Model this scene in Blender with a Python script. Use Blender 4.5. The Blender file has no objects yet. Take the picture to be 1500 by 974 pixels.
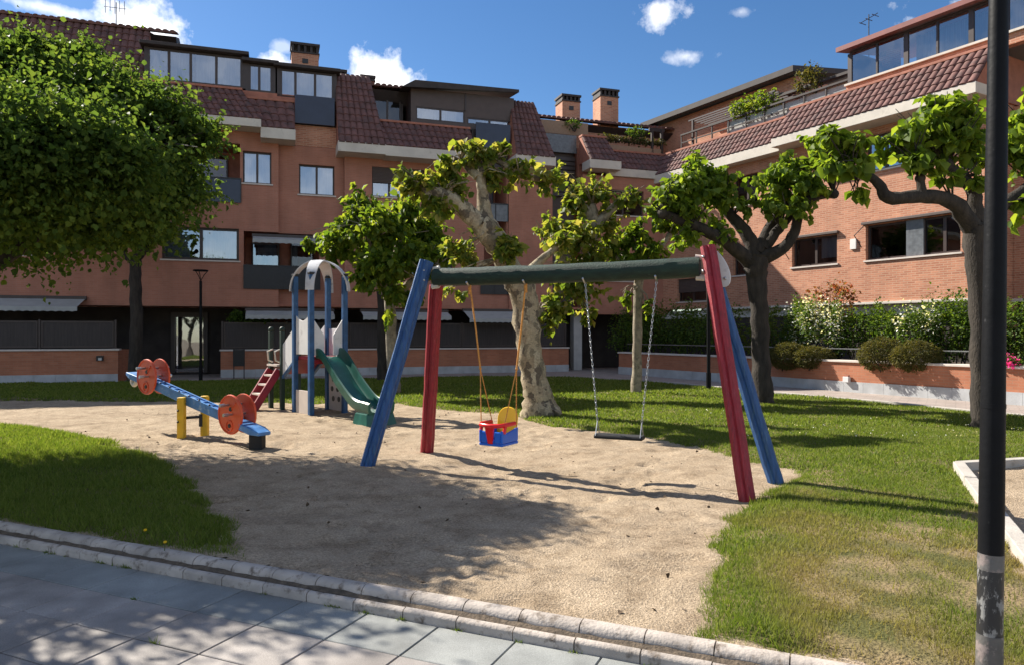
import bpy, math, random
import numpy as np
from mathutils import Matrix, Vector
rnd = random.Random(7)
SC = bpy.context.scene
COL = SC.collection
R_ = math.radians
FPX, CAMH = 1060.0, 1.6          # focal length in photograph pixels, eye height in metres

# ------------------------------------------------------------------ camera, sky, sun, exposure
cam = bpy.data.objects.new('camera', bpy.data.cameras.new('camera'))
COL.objects.link(cam)
cam.data.sensor_fit = 'HORIZONTAL'; cam.data.sensor_width = 36.0
cam.data.lens = 36.0 * FPX / 1500.0
cam.location = (0, 0, CAMH); cam.rotation_euler = (R_(90), 0, 0)
cam.data.clip_end = 2000; cam.data.clip_start = 0.05
SC.camera = cam

SUNV = Vector((-0.97, 0.70, 0.96)).normalized()      # towards the sun
SUN_EL = math.asin(SUNV.z); SUN_AZ = math.atan2(SUNV.x, SUNV.y)
sun = bpy.data.objects.new('sun', bpy.data.lights.new('sun', 'SUN'))
COL.objects.link(sun)
sun.data.energy = 4.4; sun.data.angle = R_(0.55); sun.data.color = (1.0, 0.93, 0.82)
sun.rotation_euler = SUNV.to_track_quat('Z', 'Y').to_euler()
sun.location = (-30, 25, 40)

SC.view_settings.view_transform = 'Standard'; SC.view_settings.look = 'None'
SC.view_settings.exposure = 1.3; SC.view_settings.gamma = 1.0
SC.view_settings.use_curve_mapping = False

world = bpy.data.worlds.new('World'); SC.world = world
world.use_nodes = True
SKY_STRENGTH = 0.055
def build_world():
    nt = world.node_tree; N = nt.nodes; L = nt.links; N.clear()
    out = N.new('ShaderNodeOutputWorld'); bg = N.new('ShaderNodeBackground')
    sky = N.new('ShaderNodeTexSky'); sky.sky_type = 'NISHITA'; sky.sun_disc = False
    sky.sun_elevation = SUN_EL; sky.sun_rotation = SUN_AZ
    sky.air_density = 1.0; sky.dust_density = 0.25; sky.ozone_density = 2.6; sky.altitude = 650
    bg.inputs['Strength'].default_value = SKY_STRENGTH
    tc = N.new('ShaderNodeTexCoord')
    def vm(op, a, b=None):
        n = N.new('ShaderNodeVectorMath'); n.operation = op
        for i, x in enumerate((a, b)):
            if x is None: continue
            if hasattr(x, 'is_output'): L.new(x, n.inputs[i])
            else: n.inputs[i].default_value = x
        return n
    def mt(op, a, b=None, c=None, clamp=False):
        n = N.new('ShaderNodeMath'); n.operation = op; n.use_clamp = clamp
        for i, x in enumerate((a, b, c)):
            if x is None: continue
            if hasattr(x, 'is_output'): L.new(x, n.inputs[i])
            else: n.inputs[i].default_value = x
        return n.outputs[0]
    nz = N.new('ShaderNodeTexNoise'); nz.inputs['Scale'].default_value = 14; nz.inputs['Detail'].default_value = 9
    nz.inputs['Roughness'].default_value = 0.62
    L.new(tc.outputs['Generated'], nz.inputs['Vector'])
    n2 = N.new('ShaderNodeTexNoise'); n2.inputs['Scale'].default_value = 40; n2.inputs['Detail'].default_value = 6
    L.new(tc.outputs['Generated'], n2.inputs['Vector'])
    # (u, v, half width, half height, density): clouds as directions on the sky dome
    clouds = [(205, 36, 50, 26, 1.0), (66, 12, 70, 9, .5), (555, 118, 75, 34, 1.0), (415, 112, 60, 22, .9), (965, 20, 42, 26, .8),
              (1006, 82, 34, 12, .5), (1085, 18, 16, 8, .3), (415, 68, 14, 9, .3), (-420, -20, 200, 80, .9), (1800, -100, 240, 90, .8)]
    banks = [((.1, -1, .55), .75, .50), ((-.6, -.8, .9), .6, .45), ((.9, -.35, .6), .6, .5), ((.2, .1, 1.0), .45, .5), ((.5, -.8, .18), .6, .3), ((-.9, -.5, .25), .6, .3)]   # (direction, half width, half height): cloud added out of view, overhead and behind, for neutral fill light
    acc = None
    for (u, v, w, h, dens) in clouds:
        c = Vector(((u - 750) / FPX, 1, (487 - v) / FPX)); ln = c.length; c.normalize()
        r = Vector((c.y, -c.x, 0)).normalized(); up = r.cross(c).normalized()
        a = vm('DOT_PRODUCT', tc.outputs['Generated'], tuple(r * (FPX * ln / w / ln))).outputs['Value']
        b = vm('DOT_PRODUCT', tc.outputs['Generated'], tuple(up * (FPX / h))).outputs['Value']
        f = vm('DOT_PRODUCT', tc.outputs['Generated'], tuple(c)).outputs['Value']
        d2 = mt('ADD', mt('MULTIPLY', a, a), mt('MULTIPLY', b, b))
        d = mt('SQRT', d2)
        s = mt('SUBTRACT', 1.0, d)
        front = mt('GREATER_THAN', f, 0.2)
        s = mt('ADD', s, mt('MULTIPLY', mt('SUBTRACT', nz.outputs['Fac'], 0.5), 3.6))
        s = mt('ADD', s, mt('MULTIPLY', mt('SUBTRACT', n2.outputs['Fac'], 0.5), 1.0))
        s = mt('MULTIPLY', mt('MULTIPLY', s, 1.25, None, True), front)
        s = mt('MULTIPLY', s, dens)
        acc = s if acc is None else mt('MAXIMUM', acc, s)
    for (c, w, h) in banks:
        c = Vector(c).normalized(); r = Vector((c.y, -c.x, 0)).normalized(); up = r.cross(c).normalized()
        a = vm('DOT_PRODUCT', tc.outputs['Generated'], tuple(r / w)).outputs['Value']; b = vm('DOT_PRODUCT', tc.outputs['Generated'], tuple(up / h)).outputs['Value']
        f = vm('DOT_PRODUCT', tc.outputs['Generated'], tuple(c)).outputs['Value']
        s = mt('SUBTRACT', 1.0, mt('SQRT', mt('ADD', mt('MULTIPLY', a, a), mt('MULTIPLY', b, b))))
        s = mt('ADD', s, mt('MULTIPLY', mt('SUBTRACT', nz.outputs['Fac'], 0.5), 2.6))
        s = mt('MULTIPLY', mt('MULTIPLY', s, 1.0, None, True), mt('MULTIPLY', mt('GREATER_THAN', f, 0.1), 0.42))
        acc = mt('MAXIMUM', acc, s)
    mix = N.new('ShaderNodeMix'); mix.data_type = 'RGBA'
    hsv = N.new('ShaderNodeHueSaturation'); hsv.inputs['Saturation'].default_value = 1.22
    hsv.inputs['Hue'].default_value = 0.503
    L.new(sky.outputs[0], hsv.inputs['Color'])
    L.new(acc, mix.inputs['Factor']); L.new(hsv.outputs[0], mix.inputs[6])
    mix.inputs[7].default_value = (13.2, 13.0, 12.8, 1)
    L.new(mix.outputs[2], bg.inputs['Color']); L.new(bg.outputs[0], out.inputs['Surface'])
build_world()

# ------------------------------------------------------------------ helpers: objects
def tag(o, label=None, cat=None, group=None, kind=None):
    if label: o['label'] = label
    if cat: o['category'] = cat
    if group: o['group'] = group
    if kind: o['kind'] = kind
    return o
def empty(name, loc=(0, 0, 0), rz=0.0, label=None, cat=None, group=None):
    o = bpy.data.objects.new(name, None); COL.objects.link(o)
    o.location = loc; o.rotation_euler = (0, 0, rz); o.empty_display_size = 0.2
    o['_m'] = 0
    del o['_m']
    return tag(o, label, cat, group)
def wm(o):
    m = Matrix.Identity(4)
    while o is not None:
        m = Matrix.LocRotScale(o.location, o.rotation_euler, None) @ m
        o = o.parent
    return m
class MB:
    """collects shapes and links them as one mesh object"""
    def __init__(s): s.v = []; s.f = []
    def add(s, vs, fs):
        b = len(s.v); s.v += [tuple(p) for p in vs]; s.f += [tuple(i + b for i in f) for f in fs]; return s
    def box(s, x0, x1, y0, y1, z0, z1, M=None):
        vs = [Vector((x, y, z)) for z in (z0, z1) for (x, y) in ((x0, y0), (x1, y0), (x1, y1), (x0, y1))]
        if M: vs = [M @ p for p in vs]
        return s.add(vs, [(3, 2, 1, 0), (4, 5, 6, 7), (0, 1, 5, 4), (1, 2, 6, 5), (2, 3, 7, 6), (3, 0, 4, 7)])
    def prism_x(s, prof, x0, x1):          # prof: list of (y,z)
        n = len(prof)
        vs = [(x0, y, z) for y, z in prof] + [(x1, y, z) for y, z in prof]
        fs = [(i, (i + 1) % n, n + (i + 1) % n, n + i) for i in range(n)]
        return s.add(vs, fs + [tuple(range(n))[::-1], tuple(range(n, 2 * n))])
    def extrude(s, prof, a, b, up=Vector((0, 0, 1)), M=None, scale_b=1.0):
        a = Vector(a); b = Vector(b); d = (b - a).normalized()
        x = d.cross(up)
        x = x.normalized() if x.length > 1e-4 else Vector((1, 0, 0))
        y = x.cross(d).normalized(); n = len(prof)
        vs = [a + x * p + y * q for p, q in prof] + [b + x * p * scale_b + y * q * scale_b for p, q in prof]
        fs = [(i, (i + 1) % n, n + (i + 1) % n, n + i) for i in range(n)]
        return s.add(vs, fs + [tuple(range(n))[::-1], tuple(range(n, 2 * n))])
    def bar(s, a, b, w, h=None, up=Vector((0, 0, 1))):
        h = h or w
        return s.extrude([(-w / 2, -h / 2), (w / 2, -h / 2), (w / 2, h / 2), (-w / 2, h / 2)], a, b, up)
    def tube(s, pts, rad, n=8, cap=True, wob=0.0, rg=None, closed=False):
        pts = [Vector(p) for p in pts]; m = len(pts)
        if not hasattr(rad, '__len__'): rad = [rad] * m
        b = len(s.v); prev = None
        for i, p in enumerate(pts):
            if closed: t = (pts[(i + 1) % m] - pts[i - 1]).normalized()
            else: t = (pts[min(i + 1, m - 1)] - pts[max(i - 1, 0)]).normalized()
            if prev is None:
                x = t.cross(Vector((0.13, 0.31, 0.94)) if abs(t.z) < 0.9 else Vector((1, 0.1, 0))).normalized()
            else:
                x = (prev - t * prev.dot(t)).normalized()
            prev = x; y = t.cross(x)
            for k in range(n):
                an = 2 * math.pi * k / n
                r = rad[i] * (1 + (wob * (rg.random() * 2 - 1) if wob else 0))
                s.v.append(tuple(p + (x * math.cos(an) + y * math.sin(an)) * r))
        for i in range(m if closed else m - 1):
            for k in range(n):
                i2 = (i + 1) % m
                s.f.append((b + i * n + k, b + i * n + (k + 1) % n, b + i2 * n + (k + 1) % n, b + i2 * n + k))
        if cap and not closed:
            s.f.append(tuple(b + k for k in range(n))[::-1]); s.f.append(tuple(b + (m - 1) * n + k for k in range(n)))
        return s
    def disc(s, c, nrm, r, th, n=36, dish=0.0):
        c = Vector(c); d = Vector(nrm).normalized()
        pr = [(math.cos(2 * math.pi * k / n) * r, math.sin(2 * math.pi * k / n) * r) for k in range(n)]
        return s.extrude(pr, c - d * th / 2, c + d * th / 2)
    def blob(s, c, r, n=10, m=7):
        c = Vector(c); r = r if hasattr(r, '__len__') else (r, r, r); b = len(s.v)
        s.v.append((c.x, c.y, c.z - r[2]))
        for i in range(1, m):
            ph = math.pi * i / m - math.pi / 2
            for k in range(n):
                a = 2 * math.pi * k / n
                s.v.append((c.x + r[0] * math.cos(ph) * math.cos(a), c.y + r[1] * math.cos(ph) * math.sin(a), c.z + r[2] * math.sin(ph)))
        s.v.append((c.x, c.y, c.z + r[2])); e = len(s.v) - 1
        for k in range(n):
            s.f.append((b, b + 1 + (k + 1) % n, b + 1 + k))
            for i in range(m - 2):
                p = b + 1 + i * n
                s.f.append((p + k, p + (k + 1) % n, p + n + (k + 1) % n, p + n + k))
            p = b + 1 + (m - 2) * n
            s.f.append((p + k, p + (k + 1) % n, e))
        return s
    def build(s, name, mat, parent=None, world=False, smooth=None, bevel=0.0):
        me = bpy.data.meshes.new(name)
        vs = s.v
        if world and parent is not None:
            mi = wm(parent).inverted(); vs = [tuple(mi @ Vector(p)) for p in vs]
        me.from_pydata(vs, [], s.f); me.validate(); me.update()
        if mat: me.materials.append(mat)
        o = bpy.data.objects.new(name, me); COL.objects.link(o)
        if parent is not None: o.parent = parent
        if smooth:
            me.polygons.foreach_set('use_smooth', [True] * len(me.polygons)); me.set_sharp_from_angle(angle=R_(smooth))
        if bevel:
            b = o.modifiers.new('bevel', 'BEVEL'); b.width = bevel; b.segments = 2; b.limit_method = 'ANGLE'; b.angle_limit = R_(40)
        return o
def np_mesh(name, V, F, mat, parent=None, smooth=False, offset=None):
    V = np.asarray(V, dtype=np.float32)
    if offset is not None: V = V - np.asarray(offset, dtype=np.float32)
    F = np.asarray(F, dtype=np.int32); k = F.shape[1]
    me = bpy.data.meshes.new(name)
    me.vertices.add(len(V)); me.vertices.foreach_set('co', V.ravel())
    me.loops.add(F.size); me.loops.foreach_set('vertex_index', F.ravel())
    me.polygons.add(len(F)); me.polygons.foreach_set('loop_start', np.arange(0, F.size, k, dtype=np.int32))
    if smooth: me.polygons.foreach_set('use_smooth', np.ones(len(F), dtype=bool))
    me.update(calc_edges=True)
    me.materials.append(mat)
    o = bpy.data.objects.new(name, me); COL.objects.link(o)
    if parent is not None: o.parent = parent
    return o

# ------------------------------------------------------------------ helpers: materials
def new_mat(name):
    m = bpy.data.materials.new(name); m.use_nodes = True
    nt = m.node_tree; return m, nt, nt.nodes, nt.links, nt.nodes['Principled BSDF']
def mat(name, c, rough=0.6, amt=0.18, scale=6.0, bump=0.0, bscale=None, metal=0.0, c2=None, thr=0.55, soft=0.12, wscale=9.0, stretch=None, spec=None):
    """colour c varied by noise; c2: a second colour (wear, dirt, stain) in noise patches"""
    m, nt, N, L, P = new_mat(name)
    tc = N.new('ShaderNodeTexCoord'); vec = tc.outputs['Object']
    if stretch:
        mp = N.new('ShaderNodeMapping'); mp.inputs['Scale'].default_value = stretch; L.new(vec, mp.inputs['Vector']); vec = mp.outputs[0]
    nz = N.new('ShaderNodeTexNoise'); nz.inputs['Scale'].default_value = scale; nz.inputs['Detail'].default_value = 6
    L.new(vec, nz.inputs['Vector'])
    cr = N.new('ShaderNodeValToRGB'); cr.color_ramp.elements[0].position = 0.3; cr.color_ramp.elements[1].position = 0.7
    cr.color_ramp.elements[0].color = (*[x * (1 - amt) for x in c], 1); cr.color_ramp.elements[1].color = (*[min(1, x * (1 + amt)) for x in c], 1)
    L.new(nz.outputs['Fac'], cr.inputs['Fac']); col = cr.outputs[0]
    if c2:
        n2 = N.new('ShaderNodeTexNoise'); n2.inputs['Scale'].default_value = wscale; n2.inputs['Detail'].default_value = 8; n2.inputs['Roughness'].default_value = 0.65
        L.new(vec, n2.inputs['Vector'])
        mr = N.new('ShaderNodeMapRange'); mr.inputs['From Min'].default_value = thr; mr.inputs['From Max'].default_value = thr + soft
        L.new(n2.outputs['Fac'], mr.inputs['Value'])
        mx = N.new('ShaderNodeMix'); mx.data_type = 'RGBA'; L.new(mr.outputs[0], mx.inputs['Factor']); L.new(col, mx.inputs[6])
        mx.inputs[7].default_value = (*c2, 1); col = mx.outputs[2]
    L.new(col, P.inputs['Base Color']); P.inputs['Roughness'].default_value = rough; P.inputs['Metallic'].default_value = metal
    if spec is not None: P.inputs['Specular IOR Level'].default_value = spec
    if bump:
        nb = N.new('ShaderNodeTexNoise'); nb.inputs['Scale'].default_value = bscale or scale * 4; nb.inputs['Detail'].default_value = 5
        L.new(vec, nb.inputs['Vector'])
        b = N.new('ShaderNodeBump'); b.inputs['Strength'].default_value = bump; b.inputs['Distance'].default_value = 0.02
        L.new(nb.outputs['Fac'], b.inputs['Height']); L.new(b.outputs[0], P.inputs['Normal'])
    return m
def brick_mat(name, c1, c2, mort, bw=0.25, rh=0.07, ms=0.006, bump=0.25):
    m, nt, N, L, P = new_mat(name)
    tc = N.new('ShaderNodeTexCoord'); sp = N.new('ShaderNodeSeparateXYZ'); L.new(tc.outputs['Object'], sp.inputs[0])
    ad = N.new('ShaderNodeMath'); ad.operation = 'ADD'; L.new(sp.outputs[0], ad.inputs[0]); L.new(sp.outputs[1], ad.inputs[1])
    cb = N.new('ShaderNodeCombineXYZ'); L.new(ad.outputs[0], cb.inputs[0]); L.new(sp.outputs[2], cb.inputs[1])
    br = N.new('ShaderNodeTexBrick'); br.inputs['Scale'].default_value = 1; br.inputs['Brick Width'].default_value = bw
    br.inputs['Row Height'].default_value = rh; br.inputs['Mortar Size'].default_value = ms; br.inputs['Bias'].default_value = 0.0
    br.inputs['Color1'].default_value = (*c1, 1); br.inputs['Color2'].default_value = (*c2, 1); br.inputs['Mortar'].default_value = (*mort, 1)
    L.new(cb.outputs[0], br.inputs['Vector'])
    nz = N.new('ShaderNodeTexNoise'); nz.inputs['Scale'].default_value = 1.1; nz.inputs['Detail'].default_value = 8
    mp = N.new('ShaderNodeMapping'); mp.inputs['Scale'].default_value = (1.6, 1.6, .7); L.new(tc.outputs['Object'], mp.inputs[0]); L.new(mp.outputs[0], nz.inputs['Vector'])
    mr = N.new('ShaderNodeMapRange'); mr.inputs['From Min'].default_value = 0.25; mr.inputs['From Max'].default_value = 0.75
    mr.inputs['To Min'].default_value = 0.80; mr.inputs['To Max'].default_value = 1.13; L.new(nz.outputs['Fac'], mr.inputs['Value'])
    vm = N.new('ShaderNodeVectorMath'); vm.operation = 'SCALE'; L.new(br.outputs['Color'], vm.inputs[0]); L.new(mr.outputs[0], vm.inputs['Scale'])
    L.new(vm.outputs[0], P.inputs['Base Color']); P.inputs['Roughness'].default_value = 0.85
    b = N.new('ShaderNodeBump'); b.invert = True; b.inputs['Strength'].default_value = bump; b.inputs['Distance'].default_value = 0.01
    L.new(br.outputs['Fac'], b.inputs['Height']); L.new(b.outputs[0], P.inputs['Normal'])
    return m
def leaf_mat(name, cols, trans=0.45, gloss=0.2):
    m, nt, N, L, P = new_mat(name)
    g = N.new('ShaderNodeNewGeometry'); cr = N.new('ShaderNodeValToRGB'); L.new(g.outputs['Random Per Island'], cr.inputs['Fac'])
    el = cr.color_ramp.elements
    el[0].color = (*cols[0], 1); el[1].color = (*cols[-1], 1)
    for i, c in enumerate(cols[1:-1]): e = el.new((i + 1) / (len(cols) - 1)); e.color = (*c, 1)
    L.new(cr.outputs[0], P.inputs['Base Color']); P.inputs['Roughness'].default_value = 0.55; P.inputs['Specular IOR Level'].default_value = gloss
    tr = N.new('ShaderNodeBsdfTranslucent')
    vm = N.new('ShaderNodeVectorMath'); vm.operation = 'MULTIPLY'; L.new(cr.outputs[0], vm.inputs[0]); vm.inputs[1].default_value = (2.3, 2.1, 0.9)
    L.new(vm.outputs[0], tr.inputs['Color'])
    mx = N.new('ShaderNodeMixShader'); mx.inputs[0].default_value = trans
    L.new(P.outputs[0], mx.inputs[1]); L.new(tr.outputs[0], mx.inputs[2]); L.new(mx.outputs[0], N['Material Output'].inputs['Surface'])
    return m
def glass_mat(name, tint=(0.55, 0.6, 0.65), refl=0.1):
    m, nt, N, L, P = new_mat(name)
    N.remove(P)
    t = N.new('ShaderNodeBsdfTransparent'); t.inputs[0].default_value = (*tint, 1)
    g = N.new('ShaderNodeBsdfGlossy'); g.inputs['Roughness'].default_value = 0.02; g.inputs[0].default_value = (0.95, 0.97, 1, 1)
    fr = N.new('ShaderNodeFresnel'); fr.inputs[0].default_value = 1.6
    ad = N.new('ShaderNodeMath'); ad.operation = 'ADD'; ad.use_clamp = True; L.new(fr.outputs[0], ad.inputs[0]); ad.inputs[1].default_value = refl
    nz = N.new('ShaderNodeTexNoise'); nz.inputs['Scale'].default_value = 0.9; tc = N.new('ShaderNodeTexCoord'); L.new(tc.outputs['Object'], nz.inputs['Vector'])
    b = N.new('ShaderNodeBump'); b.inputs['Strength'].default_value = 0.04; b.inputs['Distance'].default_value = 0.1
    L.new(nz.outputs['Fac'], b.inputs['Height']); L.new(b.outputs[0], g.inputs['Normal'])
    mx = N.new('ShaderNodeMixShader'); L.new(ad.outputs[0], mx.inputs[0]); L.new(t.outputs[0], mx.inputs[1]); L.new(g.outputs[0], mx.inputs[2])
    L.new(mx.outputs[0], N['Material Output'].inputs['Surface'])
    return m

M = {}
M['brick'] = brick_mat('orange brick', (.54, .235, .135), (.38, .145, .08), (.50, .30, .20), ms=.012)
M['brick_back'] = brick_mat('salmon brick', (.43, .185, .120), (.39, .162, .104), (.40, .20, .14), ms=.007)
M['brick_low'] = brick_mat('low wall brick', (.44, .17, .09), (.37, .135, .07), (.36, .19, .12))
M['tile'] = mat('clay roof tile', (.135, .060, .050), .75, .35, 3.5, .3, 30, c2=(.085, .048, .043), thr=.5, soft=.15, wscale=2.5)
M['cap'] = mat('brick coping', (.36, .14, .09), .8, .15, 5)
M['fascia'] = mat('painted concrete eave', (.58, .53, .46), .8, .1, 2.0, .1, 20, c2=(.40, .36, .31), thr=.6, soft=.2, wscale=3)
M['darkroof'] = mat('dark roof edge', (.035, .026, .024), .7, .3, 4)
M['redroof'] = mat('maroon roof sheet', (.20, .045, .035), .5, .15, 4)
M['brown'] = mat('brown aluminium', (.045, .030, .026), .45, .15, 5)
M['shutter'] = mat('brown roller shutter', (.085, .060, .052), .6, .1, 4)
M['darkmetal'] = mat('black metal', (.014, .014, .016), .45, .2, 12)
M['bluepanel'] = mat('navy glass balcony panel', (.018, .025, .05), .25, .1, 3)
M['greypanel'] = mat('grey frosted panel', (.13, .14, .15), .35, .25, 9)
M['white'] = mat('white masonry', (.72, .70, .66), .8, .06, 3)
M['curtain'] = mat('white curtain', (.46, .48, .52), .9, .2, 3, stretch=(9, 1, .3))
M['room'] = mat('dark room and wall shade', (.045, .037, .033), .9, .3, 2)
M['awning'] = mat('pale awning cloth', (.36, .37, .36), .9, .1, 3)
M['bamboo'] = mat('bamboo screen', (.30, .20, .13), .8, .3, 20, stretch=(6, 6, .4))
M['plinth'] = mat('grey stone plinth', (.40, .41, .42), .7, .18, 2.5, .1, 30)
M['coping'] = mat('pale stone coping', (.60, .53, .47), .8, .1, 3)
M['pillar'] = mat('pale pillar', (.55, .53, .51), .8, .1, 3)
M['fencewood'] = mat('dark fence panel', (.036, .027, .025), .6, .25, 4, stretch=(7, 7, .5))
M['glass'] = glass_mat('window glass', (.55, .60, .68), .30)
M['glass_dark'] = glass_mat('dark window glass', (.42, .44, .46), .03)
M['glass_gallery'] = glass_mat('gallery glass', (.62, .66, .70), .22)
M['bark'] = mat('dark bark', (.034, .027, .021), .95, .5, 9, .9, 40, stretch=(1, 1, .35))
M['bark_pale'] = mat('mottled plane bark', (.31, .245, .155), .9, .25, 7, .6, 22, c2=(.19, .145, .09), thr=.50, soft=.10, wscale=7)
M['bark_grey'] = mat('grey bark', (.26, .22, .16), .95, .3, 8, .6, 30, c2=(.12, .10, .075), thr=.52, soft=.15, wscale=7)
def plane_bark():
    m, nt, N, L, P = new_mat('flaking plane bark'); tc = N.new('ShaderNodeTexCoord')
    nz = N.new('ShaderNodeTexNoise'); nz.inputs['Scale'].default_value = 6; nz.inputs['Detail'].default_value = 6; L.new(tc.outputs['Object'], nz.inputs['Vector'])
    mp = N.new('ShaderNodeMapping'); mp.inputs['Scale'].default_value = (1, 1, .6); L.new(tc.outputs['Object'], mp.inputs[0])
    mx = N.new('ShaderNodeMix'); mx.data_type = 'RGBA'; mx.inputs['Factor'].default_value = .22; L.new(mp.outputs[0], mx.inputs[6]); L.new(nz.outputs['Color'], mx.inputs[7])
    vo = N.new('ShaderNodeTexVoronoi'); vo.inputs['Scale'].default_value = 13; L.new(mx.outputs[2], vo.inputs['Vector'])
    sp = N.new('ShaderNodeSeparateColor'); L.new(vo.outputs['Color'], sp.inputs[0])
    cr = N.new('ShaderNodeValToRGB'); cr.color_ramp.interpolation = 'CONSTANT'; e = cr.color_ramp.elements
    e[0].color = (.34, .28, .18, 1); e[1].position = .82; e[1].color = (.12, .095, .065, 1)
    for p, c in ((.3, (.28, .22, .14, 1)), (.5, (.40, .34, .23, 1)), (.64, (.20, .165, .105, 1))): x = e.new(p); x.color = c
    L.new(sp.outputs[0], cr.inputs[0])
    n2 = N.new('ShaderNodeTexNoise'); n2.inputs['Scale'].default_value = 30; n2.inputs['Detail'].default_value = 6; L.new(tc.outputs['Object'], n2.inputs['Vector'])
    m2 = N.new('ShaderNodeMapRange'); m2.inputs['From Min'].default_value = .3; m2.inputs['From Max'].default_value = .7; m2.inputs['To Min'].default_value = .7; m2.inputs['To Max'].default_value = 1.15; L.new(n2.outputs['Fac'], m2.inputs['Value'])
    vm = N.new('ShaderNodeVectorMath'); vm.operation = 'SCALE'; L.new(cr.outputs[0], vm.inputs[0]); L.new(m2.outputs[0], vm.inputs['Scale'])
    L.new(vm.outputs[0], P.inputs['Base Color']); P.inputs['Roughness'].default_value = .9
    ad = N.new('ShaderNodeMath'); L.new(sp.outputs[0], ad.inputs[0]); L.new(n2.outputs['Fac'], ad.inputs[1])
    b = N.new('ShaderNodeBump'); b.inputs['Strength'].default_value = .6; b.inputs['Distance'].default_value = .015; L.new(ad.outputs[0], b.inputs['Height']); L.new(b.outputs[0], P.inputs['Normal'])
    return m
M['bark_plane'] = plane_bark()
M['leaf_dark'] = leaf_mat('dark maple leaf', [(.042, .078, .024), (.064, .112, .028), (.105, .15, .036)], .5, .04)
M['leaf_bright'] = leaf_mat('bright mulberry leaf', [(.068, .120, .016), (.110, .170, .022), (.17, .225, .034)], .53)
M['leaf_green'] = leaf_mat('green mulberry leaf', [(.055, .108, .015), (.10, .155, .02), (.17, .215, .03)], .53)
M['leaf_plane'] = leaf_mat('yellow green plane leaf', [(.06, .105, .02), (.115, .16, .026), (.165, .195, .035), (.24, .22, .08)], .53)
M['leaf_hedge'] = leaf_mat('hedge leaf', [(.034, .072, .015), (.066, .12, .02), (.12, .17, .028)], .42)
M['leaf_olive'] = leaf_mat('olive shrub leaf', [(.05, .060, .018), (.085, .085, .025), (.12, .10, .035)], .3)
M['leaf_reddish'] = leaf_mat('reddish shrub leaf', [(.08, .09, .02), (.16, .07, .03), (.26, .06, .04)], .4)
M['petal_white'] = leaf_mat('white blossom', [(.55, .56, .50), (.72, .72, .68), (.8, .8, .77)], .3)
M['petal_pink'] = leaf_mat('pink blossom', [(.55, .03, .20), (.7, .05, .3), (.75, .1, .35)], .3)
M['blue'] = mat('worn blue paint', (.015, .075, .225), .5, .3, 5, .35, 40, c2=(.05, .13, .24), thr=.53, soft=.12, wscale=6, stretch=(6, 6, .8))
M['blue2'] = mat('blue paint', (.018, .080, .20), .5, .3, 7, .15, 40, c2=(.07, .15, .25), thr=.6, soft=.1, wscale=10)
M['seesawblue'] = mat('sky blue seesaw paint', (.06, .20, .47), .45, .2, 8, .1, 40, c2=(.30, .42, .56), thr=.58, soft=.1, wscale=9)
M['red'] = mat('worn red paint', (.27, .010, .020), .5, .3, 5, .35, 40, c2=(.30, .045, .058), thr=.56, soft=.10, wscale=9, stretch=(8, 8, .7))
M['ladderred'] = mat('dark red paint', (.25, .012, .028), .5, .2, 8)
M['green'] = mat('dark green beam paint', (.008, .027, .016), .7, .35, 4, .5, 25, c2=(.05, .085, .06), thr=.62, soft=.12, wscale=5, stretch=(2, 2, 6))
M['slidegreen'] = mat('green slide plastic', (.008, .085, .062), .3, .12, 5, c2=(.03, .16, .13), thr=.55, soft=.2, wscale=4)
M['postgreen'] = mat('dark green post paint', (.010, .030, .020), .6, .2, 6)
M['panelwhite'] = mat('dirty white panel', (.62, .62, .62), .6, .08, 4, c2=(.42, .41, .40), thr=.57, soft=.15, wscale=6)
M['panelbeige'] = mat('beige panel', (.58, .50, .44), .6, .1, 4)
M['archwhite'] = mat('weathered white arch', (.55, .55, .56), .55, .12, 4, c2=(.36, .36, .37), thr=.56, soft=.12, wscale=7)
M['orange'] = mat('orange plastic disc', (.68, .085, .022), .4, .12, 5, c2=(.50, .05, .015), thr=.56, soft=.15, wscale=6)
M['yellow'] = mat('yellow paint', (.72, .42, .015), .5, .12, 6, .1, 30, c2=(.5, .28, .02), thr=.6, soft=.1, wscale=9)
M['toyyellow'] = mat('yellow plastic', (.80, .46, .012), .3, .05, 5)
M['toyred'] = mat('red plastic', (.75, .015, .018), .3, .05, 5)
M['toyblue'] = mat('blue plastic', (.012, .13, .62), .3, .05, 5)
M['rope'] = mat('orange rope', (.62, .27, .06), .85, .3, 60)
M['steel'] = mat('galvanised steel', (.45, .46, .47), .35, .2, 20, metal=.9)
M['rubber'] = mat('black rubber', (.012, .012, .013), .75, .2, 15)
M['cream'] = mat('cream bracket', (.62, .57, .48), .6, .12, 8, c2=(.35, .28, .2), thr=.6, soft=.1, wscale=20)
M['lamp'] = mat('scratched black lamp paint', (.0045, .005, .0065), .55, .2, 10, .1, 30, c2=(.03, .03, .032), thr=.66, soft=.05, wscale=22, spec=.15)
M['lamp_worn'] = mat('peeling lamp paint', (.016, .016, .018), .5, .2, 10, .3, 30, c2=(.20, .20, .195), thr=.54, soft=.05, wscale=21, stretch=(1, 1, .45))
M['lamp_bare'] = mat('bare grey metal', (.10, .095, .09), .6, .25, 9, .3, 30, c2=(.20, .165, .155), thr=.5, soft=.08, wscale=14)

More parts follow.
